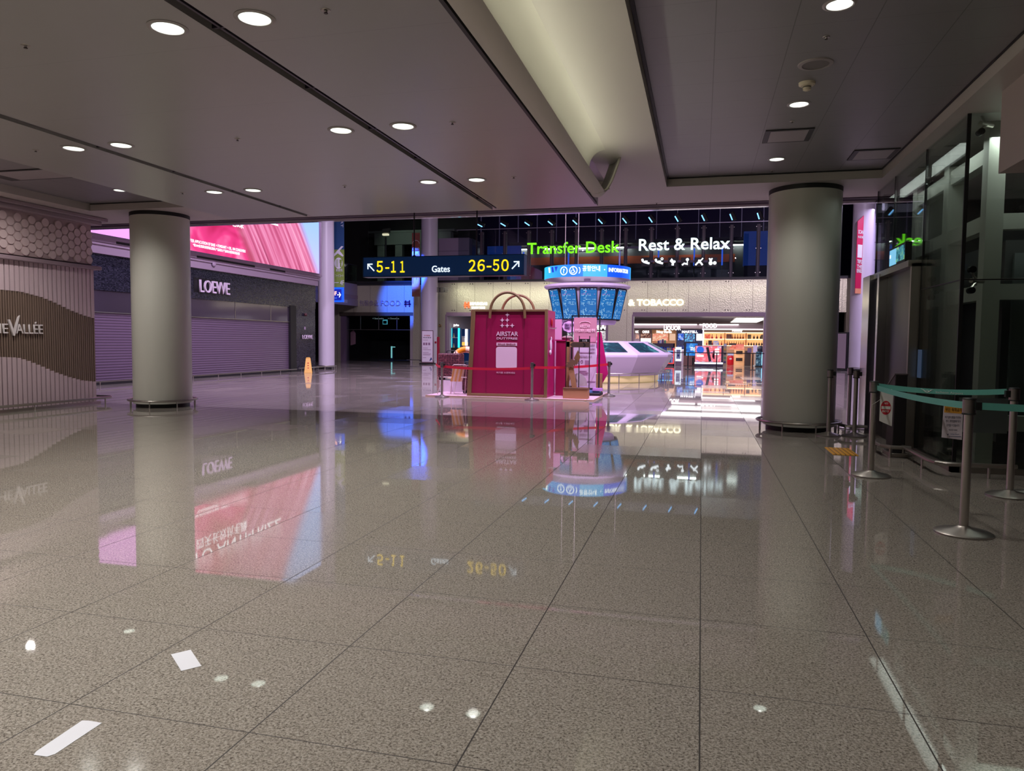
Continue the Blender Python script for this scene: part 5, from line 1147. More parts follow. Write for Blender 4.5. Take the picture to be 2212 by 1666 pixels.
# banners on the pillars
r = thing('pillar_banner', 'red brown banner with white writing hanging on the lilac pillar by the food shop', 'banner', (-16.4, 38.5, 5))
a, b = at(890, 641, 38.6), at(907, 503, 38.6)
g = NG('banner_sand'); c = g.ramp(g.math('MULTIPLY_ADD', g.z, .26, .24), [(0, (70, 30, 30)), (.08, (74, 34, 34)), (.1, (178, 108, 88)), (.35, (150, 84, 72)), (.6, (120, 48, 46)), (1, (110, 40, 42))]); n = g.noise(g.obj, 4, 3); g.set(Base_Color=g.mix(g.math('MULTIPLY', n, .4), c, (190, 130, 100)), Roughness=.6)
MB().box(a.x, 38.58, a.z, b.x, 38.62, b.z).build('cloth', g.m, r, world=True, smooth=0)
for s, z, h in (('ETIHAD', 6.75, .12), ('EGYPT', 6.45, .2), ('₩100', 6.1, .26)): txt('lettering', s, WB, r, (a.x+.04, 38.57, z), h=h, w=(b.x-a.x)*.85, ext=.003, bold=.02, world=True)
MB().tube([((a.x+b.x)/2+.22*cos(pi*i/12), 38.57, 7.1+.2*sin(pi*i/12)) for i in range(13)], .012, 6).build('arch_mark', WB, r, world=True)
m = MB()
for k in range(5): m.box(a.x+.04+k*.08, 38.57, 4.55, a.x+.09+k*.08, 38.58, 4.75+.22*((k*37) % 5))
m.build('skyline_print', M('print_sand', (206, 150, 120), .6), r, world=True, smooth=0)
r = thing('pillar_banner', 'bright pink red banner with white writing hanging on the right lilac pillar', 'banner', (7.95, 39.5, 6))
p0, p1, p2, p3 = at(1846, 634, 39.4), at(1860, 628, 39.75), at(1867, 464, 39.75), at(1852, 478, 39.4)
MB().ext([(p0.x, 39.4, p0.z), (p1.x, 39.75, p1.z), (p2.x, 39.75, p2.z), (p3.x, 39.4, p3.z)], (.02, -.02, 0)).build('cloth', M('banner_crimson', (196, 24, 78), .5), r, world=True, smooth=0)
def on_b(u, v): return Vector((p0.x+(p1.x-p0.x)*u+(p3.x-p0.x)*v, 39.4+.35*u, p0.z+(p3.z-p0.z)*v))
br = math.atan2(.35, p1.x-p0.x)
MB().ext([on_b(.0, .0)+Vector((.015, -.03, 0)), on_b(1, .0)+Vector((.015, -.03, 0)), on_b(1, .07)+Vector((.015, -.03, 0)), on_b(0, .07)+Vector((.015, -.03, 0))], (.003, -.003, 0)).build('lower_print', M('print_orange', (226, 150, 110), .6), r, world=True, smooth=0)
for s, v, h in (('SCAN', .83, .2), ('IN A SECOND', .77, .12), ('TRIPLE', .42, .2), ('THE', .35, .2), ('REWARDS', .29, .2)):
    q = on_b(.12, v)+Vector((.02, -.035, 0)); txt('lettering', s, WHITE, r, q, h=h, w=.42, rz=br, ext=.003, bold=.02, world=True)
q = [on_b(u, v)+Vector((.016, -.03, 0)) for u, v in ((.15, .50), (.85, .50), (.85, .68), (.15, .68))]; MB().ext(q, (.003, -.003, 0)).build('white_label', WHITE, r, world=True, smooth=0)

# floor standing boards on the far floor
r = thing('standing_poster', 'framed white standing poster with printed text by the lilac pillar', 'sign', (-15.5, 37.6, 0))
a, b = at(911, 786, 37.6), at(936, 714, 37.6)
MB().box(a.x, 37.58, .06, b.x, 37.62, b.z).build('frame', M('frame_rose', (120, 84, 92), .5), r, world=True, smooth=0)
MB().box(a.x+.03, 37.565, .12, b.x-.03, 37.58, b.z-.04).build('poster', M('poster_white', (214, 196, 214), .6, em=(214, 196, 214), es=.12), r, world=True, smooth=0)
MB().box(a.x-.08, 37.4, 0, b.x+.08, 37.8, .06).build('foot', BLACK, r, world=True, smooth=0)
txt('lettering', '안내말씀', M('poster_red', (180, 60, 70), .6), r, (a.x+.15, 37.56, 1.62), h=.07, w=.38, ext=.002, bold=.02, world=True)
txt('lettering', '서비스 일시 중단 안내', ink, r, (a.x+.09, 37.56, 1.50), h=.07, w=.5, ext=.002, bold=.03, world=True)
for z, wd in ((1.38, .3), (.92, .3), (.82, .5), (.66, .35), (.58, .5), (.52, .45), (.36, .2)): MB().box(a.x+.09, 37.555, z, a.x+.09+wd, 37.565, z+.02).build('text_line', GREY, r, world=True, smooth=0)
for dx in (.1, .25, .42): MB().box(a.x+dx, 37.555, 1.1, a.x+dx+.11, 37.565, 1.24).build('icon', GREY, r, world=True, smooth=0)
MB().ext([(b.x-.22, 37.56, .18), (b.x-.15, 37.56, .34), (b.x-.12, 37.56, .40), (b.x-.07, 37.56, .32), (b.x-.05, 37.56, .22), (b.x-.10, 37.56, .26), (b.x-.15, 37.56, .2)], (0, .004, 0)).build('blue_emblem', M('ink_blue', (0, 0, 0)), r, world=True, smooth=0)
r = thing('height_board', 'narrow white and red board standing right of the framed poster', 'sign', (-15.2, 38.6, 0))
a, b = at(938, 785, 38.6), at(949, 729, 38.6)
MB().box(a.x, 38.58, 0, a.x+.17, 38.64, b.z).build('scale_board', WHITE, r, world=True, smooth=0); MB().box(a.x+.17, 38.58, 0, b.x, 38.7, b.z+.03).build('red_side', M('board_red', (160, 20, 50), .5), r, world=True, smooth=0)
m = MB()
for k in range(14): m.box(a.x+.02, 38.575, .2+k*.08, a.x+.12, 38.58, .212+k*.08)
m.build('scale_marks', ink, r, world=True, smooth=0); MB().box(a.x+.03, 38.57, 1.2, a.x+.15, 38.58, 1.32).build('red_mark', M('board_red', (0, 0, 0)), r, world=True, smooth=0)
r = thing('thin_sign_stand', 'thin black standing sign seen edge on before the right lilac pillar', 'sign', (7.1, 38.6, 0))
MB().cb((7.08, 38.6, 1.03), (.12, .75, 1.95), .55).build('panel', BLACK, r, world=True, bevel=.01); MB().cb((7.08, 38.6, .03), (.8, .8, .06), .55).build('foot', BLACK, r, world=True, bevel=.01)
h = MB().cb((7.0, 38.55, 1.03), (.012, .66, 1.8), .55).build('picture', EM('stand_picture', (150, 120, 150), .35), r, world=True, smooth=0)
low_rail('bumper_rail', 'low rail at the foot of the lilac pillar by the food shop', [(-17.2, 38.6), (-16.4, 38.4), (-15.7, 38.5)], [(-16.9, 38.55), (-16, 38.45)], h=.2)

# ------------------------------------------------------------------ right passage beyond
st('wall_passage', MB().box(8.9, 43.5, 0, 18, 43.7, 11).box(8.7, YB, 0, 8.9, 43.7, 11), M('passage_lilac', (176, 168, 190), .5), smooth=0)
m = MB()
for z in (1.9, 3.3, 6.2, 7.2, 8.2): m.box(8.9, 43.48, z, 18, 43.5, z+.03)
for x in (10.6, 12.4): m.box(x, 43.48, 0, x+.03, 43.5, 11)
st('trim_17', m, LILD, smooth=0); st('trim_18', MB().box(8.3, 43.4, 8.3, 10.4, 43.5, 9.6), BLACK, smooth=0)
for k, z in enumerate((2.55, 3.45, 4.15)):
    tag(MB().box(8.95, 43.4, z, 10.6, 43.47, z+.06).build('light_line', EM('line_white', (255, 248, 240), 3, True), None, smooth=0), ('lowest', 'middle', 'topmost')[k]+' thin white light line on the passage wall beyond the right pillar', 'light line', 'light lines on the passage wall')
r = thing('luggage_cart', 'small luggage cart with dark wheels parked beyond the right lilac pillar', 'cart', (9.3, 42.6, 0))
MB().box(9.0, 42.2, .12, 9.9, 43.0, .2).build('deck', BLACK, r, world=True, smooth=0)
m = MB()
for z in (.5, .8, 1.1): m.tube([(9.55, 42.4, z), (9.95, 42.4, z)], .025, 6)
m.tube([(9.55, 42.4, .2), (9.55, 42.4, 1.05), (9.6, 42.4, 1.15), (9.9, 42.4, 1.15), (9.95, 42.4, 1.05), (9.95, 42.4, .2)], .03, 6).build('frame', STEEL, r, world=True)
for x in (9.1, 9.8): MB().cyl((x, 42.25, .08), (x, 42.32, .08), .08, n=14).build('wheel', BLACK, r, world=True)
MB().box(9.05, 42.5, .2, 9.45, 42.9, .85).build('load', M('load_brown', (120, 92, 78), .7), r, world=True, bevel=.02)

# ================================================================== inside the lit shop
si = MB().box(-16.4, 57, 0, 6, 57.2, 3.6).box(-16.6, YB+.5, 0, -16.4, 57.2, 3.6).box(6, YB+.5, 0, 6.2, 57.2, 3.6); st('wall_shop', si, M('shop_wall', (176, 160, 168), .5), smooth=0)
st('ceiling', MB().box(-16.6, YB+.5, 3.04, 6.2, 57.2, 3.2), M('shop_ceiling', (96, 90, 102), .35), smooth=0)
r = thing('ceiling_light_panel', 'large bright white light panel in the ceiling of the lit shop', 'light panel', (3.05, 51, 2.98)); MB().box(2.1, 46.6, 2.98, 4.0, 56.6, 3.01).build('diffuser', EM('panel_white', (255, 252, 250), 2.2, True), r, world=True, smooth=0); MB().box(2.0, 46.5, 3.005, 4.1, 56.7, 3.04).build('frame', WHITE, r, world=True, smooth=0)
def strip(name, label, x0, x1, y, z, c=(255, 246, 246), s=3.2, t=.07):
    return tag(MB().box(x0, y, z, x1, y+.08, z+t).build(name, EM('strip_white', c, s), None, smooth=0), label, 'light strip')
strip('light_strip', 'long white light strip under the shop ceiling behind the liquor letters', -6.0, -.35, 46, 2.52); strip('light_strip', 'white light strip under the shop ceiling behind the food letters', -.2, 2.2, 46, 2.52)
strip('light_strip', 'white light strip above the left shop opening interior', -15, -6.2, 49, 2.6)
st('wall_shop_bulkhead', MB().box(-6.2, 46.1, 2.30, 5.9, 46.2, 2.55).box(-16.4, 49.1, 2.35, -6.2, 49.2, 2.62), M('bulk_mauve', (170, 150, 160), .5), smooth=0)
r = thing('hanging_letters', 'lit hanging letters reading liquor inside the shop', 'sign', (-1.9, 44.5, 2.2)); a, b = at(1434, 713, 44.5), at(1471, 704, 44.5); txt('lettering', 'LIQUOR', LIT, r, (a.x, 44.5, a.z), h=b.z-a.z, w=b.x-a.x, ext=.03, bold=.03, world=True)
r = thing('hanging_letters', 'lit hanging letters reading food inside the shop', 'sign', (.4, 43.2, 2.3)); a, b = at(1518, 708, 43.2), at(1549, 699, 43.2); txt('lettering', 'FOOD', LIT, r, (a.x, 43.2, a.z), h=b.z-a.z, w=b.x-a.x, ext=.03, bold=.035, world=True)
r = thing('hanging_letters', 'lit tobacco letters seen through the left opening beside the desk', 'sign', (-6, 46, 2.3)); a, b = at(1290, 712, 46), at(1313, 701, 46); txt('lettering', 'TOBACCO', LIT, r, (a.x-.66, 46, a.z), h=b.z-a.z, w=2.2, align='l', ext=.03, bold=.03, world=True); txt('lettering', 'seller', LIT, r, (a.x, 46, a.z-.2), h=.1, w=.4, ext=.02, bold=.02, world=True)

# brand walls (depth 47): header with letters, lit picture, shelf of bottles
BOT = [M('bottle_amber', (120, 60, 24), .15), M('bottle_dark', (46, 26, 24), .15), M('bottle_green', (34, 70, 48), .15), M('bottle_blue', (40, 60, 140), .2), M('bottle_clear', (200, 190, 190), .1), M('bottle_red', (150, 30, 36), .2)]
def bottle_proto(kind, mt, cap):
    if kind == 0: pr = [(0, 0), (.042, 0), (.044, .01), (.044, .17), (.038, .20), (.015, .235), (.014, .30), (0, .30)]
    elif kind == 1: pr = [(0, 0), (.05, 0), (.062, .03), (.05, .10), (.022, .15), (.014, .18), (.014, .24), (0, .24)]
    else: pr = [(0, 0), (.035, 0), (.05, .02), (.055, .12), (.02, .16), (.016, .2), (0, .2)]
    def make(label, group, loc, s=1.0):
        o = thing('bottle', label, 'bottle', loc, 0, group); o.scale = (s, s, s); MB().lathe(pr, n=14).build('glass_body', mt, o, smooth=50); MB().cyl((0, 0, pr[-1][1]-.05), (0, 0, pr[-1][1]+.012), .018, n=10).build('cap', cap, o); return o
    return make
def fill(x0, x1, y, z, n, kind, mt, label, group, s=1.0, cap=None):
    first = None
    for i in range(n):
        x = x0+(x1-x0)*(i+.5)/n
        if first is None: first = bottle_proto(kind, mt, cap or BLACK)(label, group, (x, y, z), s)
        else: dup(first, (x, y, z))
def brand_wall(px0, px1, Y, head, hc, lc, label, pic, picpx, hz=None):
    a, b = at(px0, 750, Y), at(px1, 714, Y); ztop = at((px0+px1)/2, 712.5, Y).z; zh = at((px0+px1)/2, 721, Y).z
    r = thing('brand_wall', label, 'display wall', ((a.x+b.x)/2, Y, 0), 0, 'brand walls of the lit shop')
    MB().box(a.x, Y, 0, b.x, Y+.2, ztop).build('back_panel', hc[1], r, world=True, smooth=0)
    MB().box(a.x, Y-.1, zh, b.x, Y, ztop).build('header', hc[0], r, world=True, smooth=0)
    if head: txt('lettering', head, LIT, r, ((a.x+b.x)/2, Y-.12, zh+.05), h=.15, w=(b.x-a.x)*.62, align='c', ext=.02, bold=.03, world=True)
    for (q0, q1, y0, y1), mt in zip(picpx, pic):
        c, d = at(q0, y1, Y-.05), at(q1, y0, Y-.05); MB().box(c.x, Y-.05, c.z, d.x, Y, d.z).build('lit_picture', mt, r, world=True, smooth=0)
    MB().box(a.x, Y-.45, 0, b.x, Y, .9).build('base_cabinet', hc[2], r, world=True, smooth=0)
    MB().box(a.x, Y-.46, .9, b.x, Y, .94).build('lit_shelf', EM('shelf_lit', (255, 240, 236), 2.2), r, world=True, smooth=0)
    return a, b
def burst():
    g = NG('picture_burst'); n = g.noise(g.comb(g.x, 0, g.math('MULTIPLY', g.z, 3)), 2.2, 3, .5, 1.5); c = g.ramp(n, [(.35, (255, 236, 210)), (.45, (252, 190, 150)), (.55, (240, 110, 90)), (.62, (255, 200, 170))]); return g.glow(c, .85)
def pic(name, stops, sc=3, s=1.0):
    g = NG(name); n = g.noise(g.obj, sc, 3, .6, .6); return g.glow(g.ramp(n, stops), s*.85)
P1 = burst(); P2 = pic('picture_blue', [(.4, (10, 40, 170)), (.5, (40, 110, 240)), (.6, (200, 220, 255))], 4); P3 = pic('picture_arch', [(.4, (90, 40, 60)), (.5, (60, 150, 220)), (.6, (140, 220, 250))], 6); P4 = EM('picture_white', (250, 240, 250), 1.5); P5 = pic('picture_brown', [(.42, (80, 34, 30)), (.52, (130, 70, 60)), (.6, (220, 170, 150))], 8, .8); P6 = EM('picture_cream', (255, 236, 214), 1.6)
TAN = M('head_tan', (176, 126, 84), .5); BRD = M('head_brown', (90, 66, 60), .5); NV = M('head_navy', (40, 44, 86), .5)
brand_wall(1370, 1382, 47, 'NIC', (BRD, LILP, LILP), None, 'narrow display wall with rosy poster at the left edge of the shop opening', [pic('picture_rose', [(.4, (120, 90, 100)), (.6, (240, 180, 160))], 5)], [(1372.5, 1380.5, 720, 732)])
brand_wall(1383, 1407, 47, 'CAMUS', (BRD, LILP, LILP), None, 'dark brown display wall with ornate picture over cream shelves', [P5, P6], [(1383.5, 1406, 719.5, 730), (1384, 1406, 731, 741)])
brand_wall(1408, 1461, 47, 'Rémy Martin', (TAN, TAN, LILP), None, 'tan display wall with orange sunburst picture under the liquor letters', [P1, EM('picture_disc', (236, 190, 160), .9)], [(1409.5, 1443, 721, 737), (1446, 1459, 721, 736)])
brand_wall(1462, 1518, 47, 'MARTELL', (NV, NV, LILP), None, 'navy display wall with blue pictures right of the liquor letters', [P2, P3, P4], [(1464.5, 1477, 720, 735), (1479, 1501, 719, 738), (1504, 1517, 720, 736)])
a0 = at(1384, 748, 46.7); a1 = at(1460, 748, 46.7)
fill(a0.x, at(1407, 748, 46.7).x, 46.75, .94, 5, 0, BOT[5], 'red bottle on the lit shelf below the ornate picture', 'bottles below the ornate picture', 1.2)
fill(at(1408, 748, 46.7).x, at(1445, 748, 46.7).x, 46.75, .94, 9, 1, BOT[0], 'amber bottle on the lit shelf below the sunburst picture', 'bottles below the sunburst picture', 1.1)
fill(at(1463, 748, 46.7).x, at(1517, 748, 46.7).x, 46.75, .94, 10, 0, BOT[3], 'blue bottle on the lit shelf of the navy display wall', 'bottles of the navy display wall', 1.1)
# orange cabinet row at the back (depth 49)
Yc = 49; xa, xb = at(1520, 740, Yc).x, at(1657, 740, Yc).x
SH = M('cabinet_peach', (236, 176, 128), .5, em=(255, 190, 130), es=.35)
r = thing('lit_cabinet', 'wide peach lit wall cabinet with two shelf rows under white cornice', 'cabinet', ((xa+xb)/2, Yc, 0))
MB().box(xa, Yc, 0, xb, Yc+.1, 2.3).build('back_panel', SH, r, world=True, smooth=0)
zt = at(1585, 719, Yc).z; zs = at(1585, 733, Yc).z; z2 = at(1585, 747, Yc).z
MB().box(xa-.1, Yc-.5, 2.27, xb, Yc, 2.36).box(xa-.12, Yc-.5, z2-.1, xa, Yc, 2.36).build('lit_frame', EM('frame_lit', (255, 244, 248), 2.0), r, world=True, smooth=0)
MB().box(xa, Yc-.45, zt+.03, xb, Yc, 2.27).build('header', M('head_olive', (112, 90, 74), .5), r, world=True, smooth=0)
txt('lettering', 'Hennessy', LIT, r, ((xa+xb)/2+.1, Yc-.47, zt+.07), h=.15, w=.65, align='c', ext=.015, bold=.03, world=True)
for z in (zt, zs, z2): MB().box(xa, Yc-.4, z-.02, xb, Yc, z+.02).build('lit_shelf', EM('shelf_peach', (255, 228, 190), 2.0, True), r, world=True, smooth=0)
for k in range(1, 3): x = xa+(xb-xa)*k/3; MB().box(x-.02, Yc-.42, z2, x+.02, Yc, zt).build('divider', M('divider_brown', (150, 90, 60), .5), r, world=True, smooth=0)
MB().box(xa, Yc-.4, 0, xb, Yc-.02, z2-.02).build('base_cabinet', M('base_tan', (206, 156, 124), .5), r, world=True, smooth=0)
tw = (xb-xa)/3
for k, (mt, kd, n, gl) in enumerate(((BOT[5], 1, 3, 'left'), (BOT[0], 1, 5, 'middle'), (BOT[1], 2, 4, 'right'))):
    fill(xa+.1+tw*k+.3, xa+tw*(k+1)-.1, Yc-.2, zs+.02, n, kd, mt, f'dark bottle on the upper shelf in the {gl} bay of the peach cabinet', f'bottles, upper shelf, {gl} bay', 1.2)
    fill(xa+.1+tw*k, xa+tw*(k+1)-.1, Yc-.2, z2+.02, n+3, kd, mt, f'small bottle on the lower shelf in the {gl} bay of the peach cabinet', f'bottles, lower shelf, {gl} bay', 1.05)
def pcard(x, y, z, w, h, mt, label, cat='picture card'): return tag(MB().box(x-w/2, y, z, x+w/2, y+.03, z+h).build('picture_card', mt, None, smooth=0), label, cat)
pcard(xa+.25, Yc-.1, zs+.02, .36, .30, pic('picture_red', [(.4, (240, 70, 50)), (.6, (255, 150, 110))], 7, .9), 'bright red picture card on the upper shelf at the left end of the peach cabinet')
pcard(xa+tw+.28, Yc-.1, zs+.02, .34, .32, M('card_brown', (90, 60, 66), .5), 'dark picture card on the upper shelf in the middle of the peach cabinet')
pcard(xa+.42, Yc-.3, z2+.02, .24, .32, M('card_dark', (44, 36, 50), .5), 'dark gift box on the lower shelf at the left end of the peach cabinet', 'gift box')
pcard(xa+.80, Yc-.3, z2+.02, .36, .3, pic('picture_pale', [(.4, (150, 170, 230)), (.6, (240, 200, 200))], 9, .8), 'pale blue picture card on the lower shelf in the left bay of the peach cabinet')
pcard(xb-.3, Yc-.3, zs+.02, .22, .3, M('card_olive', (96, 80, 64), .5), 'olive arched gift box at the right end of the upper shelf', 'gift box'); pcard(xb-1.15, Yc-.3, zs+.02, .22, .3, M('card_olive', (0, 0, 0)), 'olive arched gift box left of the bottles in the right bay', 'gift box')
# floor displays near the opening
Yd = 41.9
def B2(px0, py0, px1, py1, Y): a, b = at(px0, py1, Y), at(px1, py0, Y); return a.x, a.z, b.x, b.z
x0, z0, x1, z1 = B2(1408, 742, 1457, 791, Yd); z0 = 0
r = thing('tobacco_cabinet', 'dark open cabinet with glowing red outline and blue lit shelves', 'cabinet', ((x0+x1)/2, Yd, 0))
MB().box(x0, Yd+.55, 0, x1, Yd+.6, z1).box(x0, Yd, 0, x0+.05, Yd+.6, z1).box(x1-.05, Yd, 0, x1, Yd+.6, z1).box(x0, Yd, z1-.22, x1, Yd+.6, z1).box(x0, Yd, 0, x1, Yd+.6, .13).build('carcass', M('cab_plum', (46, 18, 44), .4), r, world=True, smooth=0)
RG = EM('red_glow', (255, 70, 66), 1.5, True)
MB().box(x0+.01, Yd-.02, .13, x0+.06, Yd, z1-.28).box(x1-.06, Yd-.02, .13, x1-.01, Yd, z1-.28).box(x0+.01, Yd-.02, .13, x1-.01, Yd, .18).build('glowing_outline', RG, r, world=True, smooth=0)
MB().box(x0+.06, Yd+.52, .18, x1-.06, Yd+.55, z1-.22).build('back_light', EM('back_blue', (26, 90, 210), .55), r, world=True, smooth=0)
for k, z in enumerate((.52, .86)): MB().box(x0+.06, Yd+.02, z, x1-.06, Yd+.52, z+.03).build('shelf', EM('shelf_blue', (150, 210, 255), 1.2), r, world=True, smooth=0)
cols = [M('pack_%d' % i, c, .4) for i, c in enumerate(((60, 40, 110), (190, 150, 60), (150, 60, 80), (60, 140, 100), (180, 190, 220), (30, 60, 160), (20, 24, 40), (40, 130, 220)))]
for k, z in enumerate((.185, .555, .895)):
    first = {}
    for i in range(9):
        x = x0+.10+i*(x1-x0-.2)/8.6; h = .2+.03*((i*7+k*3) % 3); ci = (i//2+k*3) % 8
        lb = ('pack in the bottom compartment of the red outlined cabinet', 'pack on the middle shelf of the red outlined cabinet', 'pack on the top shelf of the red outlined cabinet')[k]
        tag(MB().box(x, Yd+.15, z, x+.09, Yd+.4, z+h).build('cigarette_carton', cols[ci], None, smooth=0), 'small carton '+lb, 'carton', 'cartons in the red outlined cabinet, row '+('below', 'middle', 'above')[k])
for k, (dx, h, c) in enumerate(((.30, .16, 0), (.42, .2, 4), (.55, .24, 0), (.68, .18, 3))):
    tag(MB().box(x0+dx, Yd+.2, z1, x0+dx+.10, Yd+.4, z1+h).build('gift_carton', cols[c], None, smooth=0), ORD[k]+' carton from the left standing on top of the red outlined cabinet', 'carton', 'cartons on top of the red outlined cabinet')
strip('shelf_light', 'white lit counter edge behind the red outlined cabinet', at(1400, 741, 43).x, at(1412, 741, 43).x, 43, at(1406, 744, 43).z)
x0, z0, x1, z1 = B2(1458.5, 750, 1472, 791, 42.2)
r = thing('lit_pedestal', 'slim white lit display pedestal right of the red outlined cabinet', 'pedestal', ((x0+x1)/2, 42.2, 0))
MB().box(x0, 42.2, 0, x1, 42.6, .28).build('plinth', MAUVE, r, world=True, smooth=0); MB().box(x0, 42.2, .28, x1, 42.6, z1).build('lit_body', EM('pedestal_lit', (226, 240, 255), 1.2), r, world=True, smooth=0); MB().box(x0+.05, 42.19, .42, x1-.05, 42.2, z1-.16).build('grey_panel', M('panel_slate', (110, 118, 150), .4, em=(110, 118, 150), es=.3), r, world=True, smooth=0); MB().ball(((x0+x1)/2, 42.19, .62), .06, 12, 8, (1, .2, 1.2)).build('blue_mark', M('ink_blue', (0, 0, 0)), r, world=True)
x0, z0, x1, z1 = B2(1476, 740, 1508, 791, 42.3)
r = thing('blue_display', 'dark cabinet with bright blue screen and wooden lower doors', 'cabinet', ((x0+x1)/2, 42.3, 0))
MB().box(x0, 42.3, 0, x1, 42.8, z1).build('carcass', M('cab_black', (26, 30, 38), .4), r, world=True, smooth=0); xs, zs_, xt, zt_ = B2(1482, 742, 1507, 772, 42.28); MB().box(xs, 42.28, zs_, xt, 42.3, zt_).build('screen', pic('picture_azure', [(.4, (4, 96, 200)), (.55, (20, 140, 235)), (.66, (150, 220, 250))], 3, 1.0), r, world=True, smooth=0)
g = NG('wood_slats'); l = g.line(g.x, .09, 0, .008); g.set(Base_Color=g.mix(l, (140, 96, 84), (70, 44, 40)), Roughness=.5); MB().box(x0, 42.24, .02, x1-.05, 42.3, .62).build('wooden_doors', g.m, r, world=True, smooth=0); MB().box((x0+x1)/2+.1, 42.22, .05, (x0+x1)/2+.18, 42.24, .5).build('door_gap', BLACK, r, world=True, smooth=0)
txt('lettering', 'RELAX\nBACK', SWH, r, (xs+.25, 42.27, zt_-.42), h=.2, w=.34, ext=.003, bold=.02, world=True)
x0, z0, x1, z1 = B2(1500.5, 747, 1563, 792, 41.7)
r = thing('lightbox_display', 'wide pink lit display box with dark stick device picture and white foot light', 'lightbox', ((x0+x1)/2, 41.7, 0))
def vape():
    g = NG('lightbox_picture'); n = g.noise(g.comb(g.x, 0, g.z), 1.6, 2, .5, 1.6); c = g.ramp(n, [(.32, (250, 90, 90)), (.45, (246, 120, 140)), (.52, (255, 190, 200)), (.6, (190, 120, 230)), (.7, (250, 110, 90))]); return g.glow(c, .95)
MB().box(x0, 41.7, 0, x1, 42.2, z1).build('carcass', M('cab_navy', (40, 22, 50), .4), r, world=True, smooth=0); MB().box(x0+.02, 41.68, .28, x1-.12, 41.7, z1-.03).build('picture', vape(), r, world=True, smooth=0)
MB().box(x0, 41.66, .16, x1-.02, 41.7, .25).build('foot_light', EM('foot_white', (226, 244, 255), 2.6, True), r, world=True, smooth=0)
cx = (x0+x1)/2; MB().cb((cx-.02, 41.67, .72), (.15, .02, .85), 0, RAD(-12)).build('device_print', M('print_black', (16, 10, 30), .4), r, world=True, smooth=0)
o = MB().lathe([(0, 0), (.21, 0), (.21, .01), (0, .01)], n=32).build('blue_globe_print', EM('globe_blue', (40, 110, 230), .9), r); o.rotation_euler = (pi/2, 0, 0); o.location = (x0+.30-(x0+x1)/2, -.035, z1-.26)
m = MB()
for k in range(3): m.box(x1-.48, 41.66, z1-.26-.14*k, x1-.24, 41.675, z1-.18-.14*k)
m.box(x0+.12, 41.66, z1-.66, x0+.5, 41.675, z1-.55).build('white_plates', SWH, r, world=True, smooth=0); MB().box(x1-.62, 41.66, z1-.7, x1-.52, 41.675, z1-.28-.2).box(cx+.22, 41.66, .45, cx+.32, 41.675, .95).build('red_stick_print', M('stick_red', (120, 10, 50), .4), r, world=True, smooth=0)
r = thing('goods_rack', 'narrow beige rack of small goods behind the pink display box', 'rack', (1.35, 43, 0)); x0, z0, x1, z1 = B2(1562, 742, 1570, 790, 43); MB().box(x0, 43, 0, x1, 43.5, z1).build('body', M('rack_beige', (170, 150, 130), .5), r, world=True, smooth=0)
for k in range(5): MB().box(x0+.02, 42.97, .2+k*.25, x1-.02, 43, .3+k*.25).build('goods_row', cols[(k*3) % 8], r, world=True, smooth=0)
# counters further in
x0, z0, x1, z1 = B2(1570.5, 757, 1585.5, 781, 46); r = thing('red_cooler', 'red round-topped drinks barrel with white oval label in the shop', 'cooler', ((x0+x1)/2, 46, 0)); MB().lathe([(0, 0), (.2, 0), (.22, .05), (.22, .5), (.18, .62), (.1, .66), (0, .66)], n=28).build('body', M('cooler_red', (190, 14, 30), .3, em=(190, 14, 30), es=.2), r); MB().ball((0, -.21, .42), .09, 14, 8, (1, .25, .55)).build('label', WHITE, r); MB().box(-.2, -.1, .66, .2, .2, .82).build('carton_top', cols[4], r, smooth=0)
r.scale = ((x1-x0)/.44,)*3
x0, z0, x1, z1 = B2(1586, 745, 1608, 782, 46.5); r = thing('peach_counter', 'peach gift counter with red slanted top and two rows of baskets', 'counter', ((x0+x1)/2, 46.5, 0)); MB().box(x0, 46.5, 0, x1, 47, z1-.32).build('body', SH, r, world=True, smooth=0); MB().ext([(x0-.35, 46.5, z1-.32), (x1, 46.5, z1-.32), (x1, 46.9, z1), (x0-.1, 46.9, z1)], (0, 0, .03)).build('red_top', pic('picture_coral', [(.4, (240, 80, 60)), (.6, (255, 150, 120))], 2, .9), r, world=True, smooth=0)
for z in (.25, .7): MB().box(x0+.1, 46.42, z, x1-.1, 46.5, z+.2).build('basket_row', M('basket_dark', (60, 44, 34), .6), r, world=True, smooth=0)
tag(MB().box(x0-.30, 46.6, z1-.02, x0+.1, 46.75, z1+.09).build('sign_plate', BLACK, None, smooth=0), 'black name plate above the red slanted counter top', 'sign')
x0, z0, x1, z1 = B2(1609, 758, 1622, 784, 45.5); tag(MB().box(x0, 45.5, 0, x1, 46, z1).build('dark_cabinet', M('cab_brown', (72, 56, 54), .5), None, bevel=.01), 'dark brown low cabinet right of the peach gift counter', 'cabinet')
x0, z0, x1, z1 = B2(1615, 752, 1624, 762, 45); tag(MB().box(x0, 45.2, z0, x1, 45.22, z1).build('price_card', M('card_violet', (110, 90, 130), .5), None, smooth=0), 'violet card standing over the dark brown cabinet', 'card')
x0, z0, x1, z1 = B2(1626, 746, 1636, 786, 44.5); r = thing('card_stand', 'white card stand with price sheet near the right edge of the shop', 'stand', ((x0+x1)/2, 44.5, 0)); MB().box((x0+x1)/2-.02, 44.5, 0, (x0+x1)/2+.02, 44.54, z1).build('pole', WHITE, r, world=True, smooth=0); MB().box(x0, 44.47, z1-.45, x1, 44.5, z1).build('sheet', EM('sheet_lilac', (214, 190, 236), .7), r, world=True, smooth=0); MB().box(x0, 44.3, 0, x1, 44.7, .05).build('foot', WHITE, r, world=True, smooth=0)
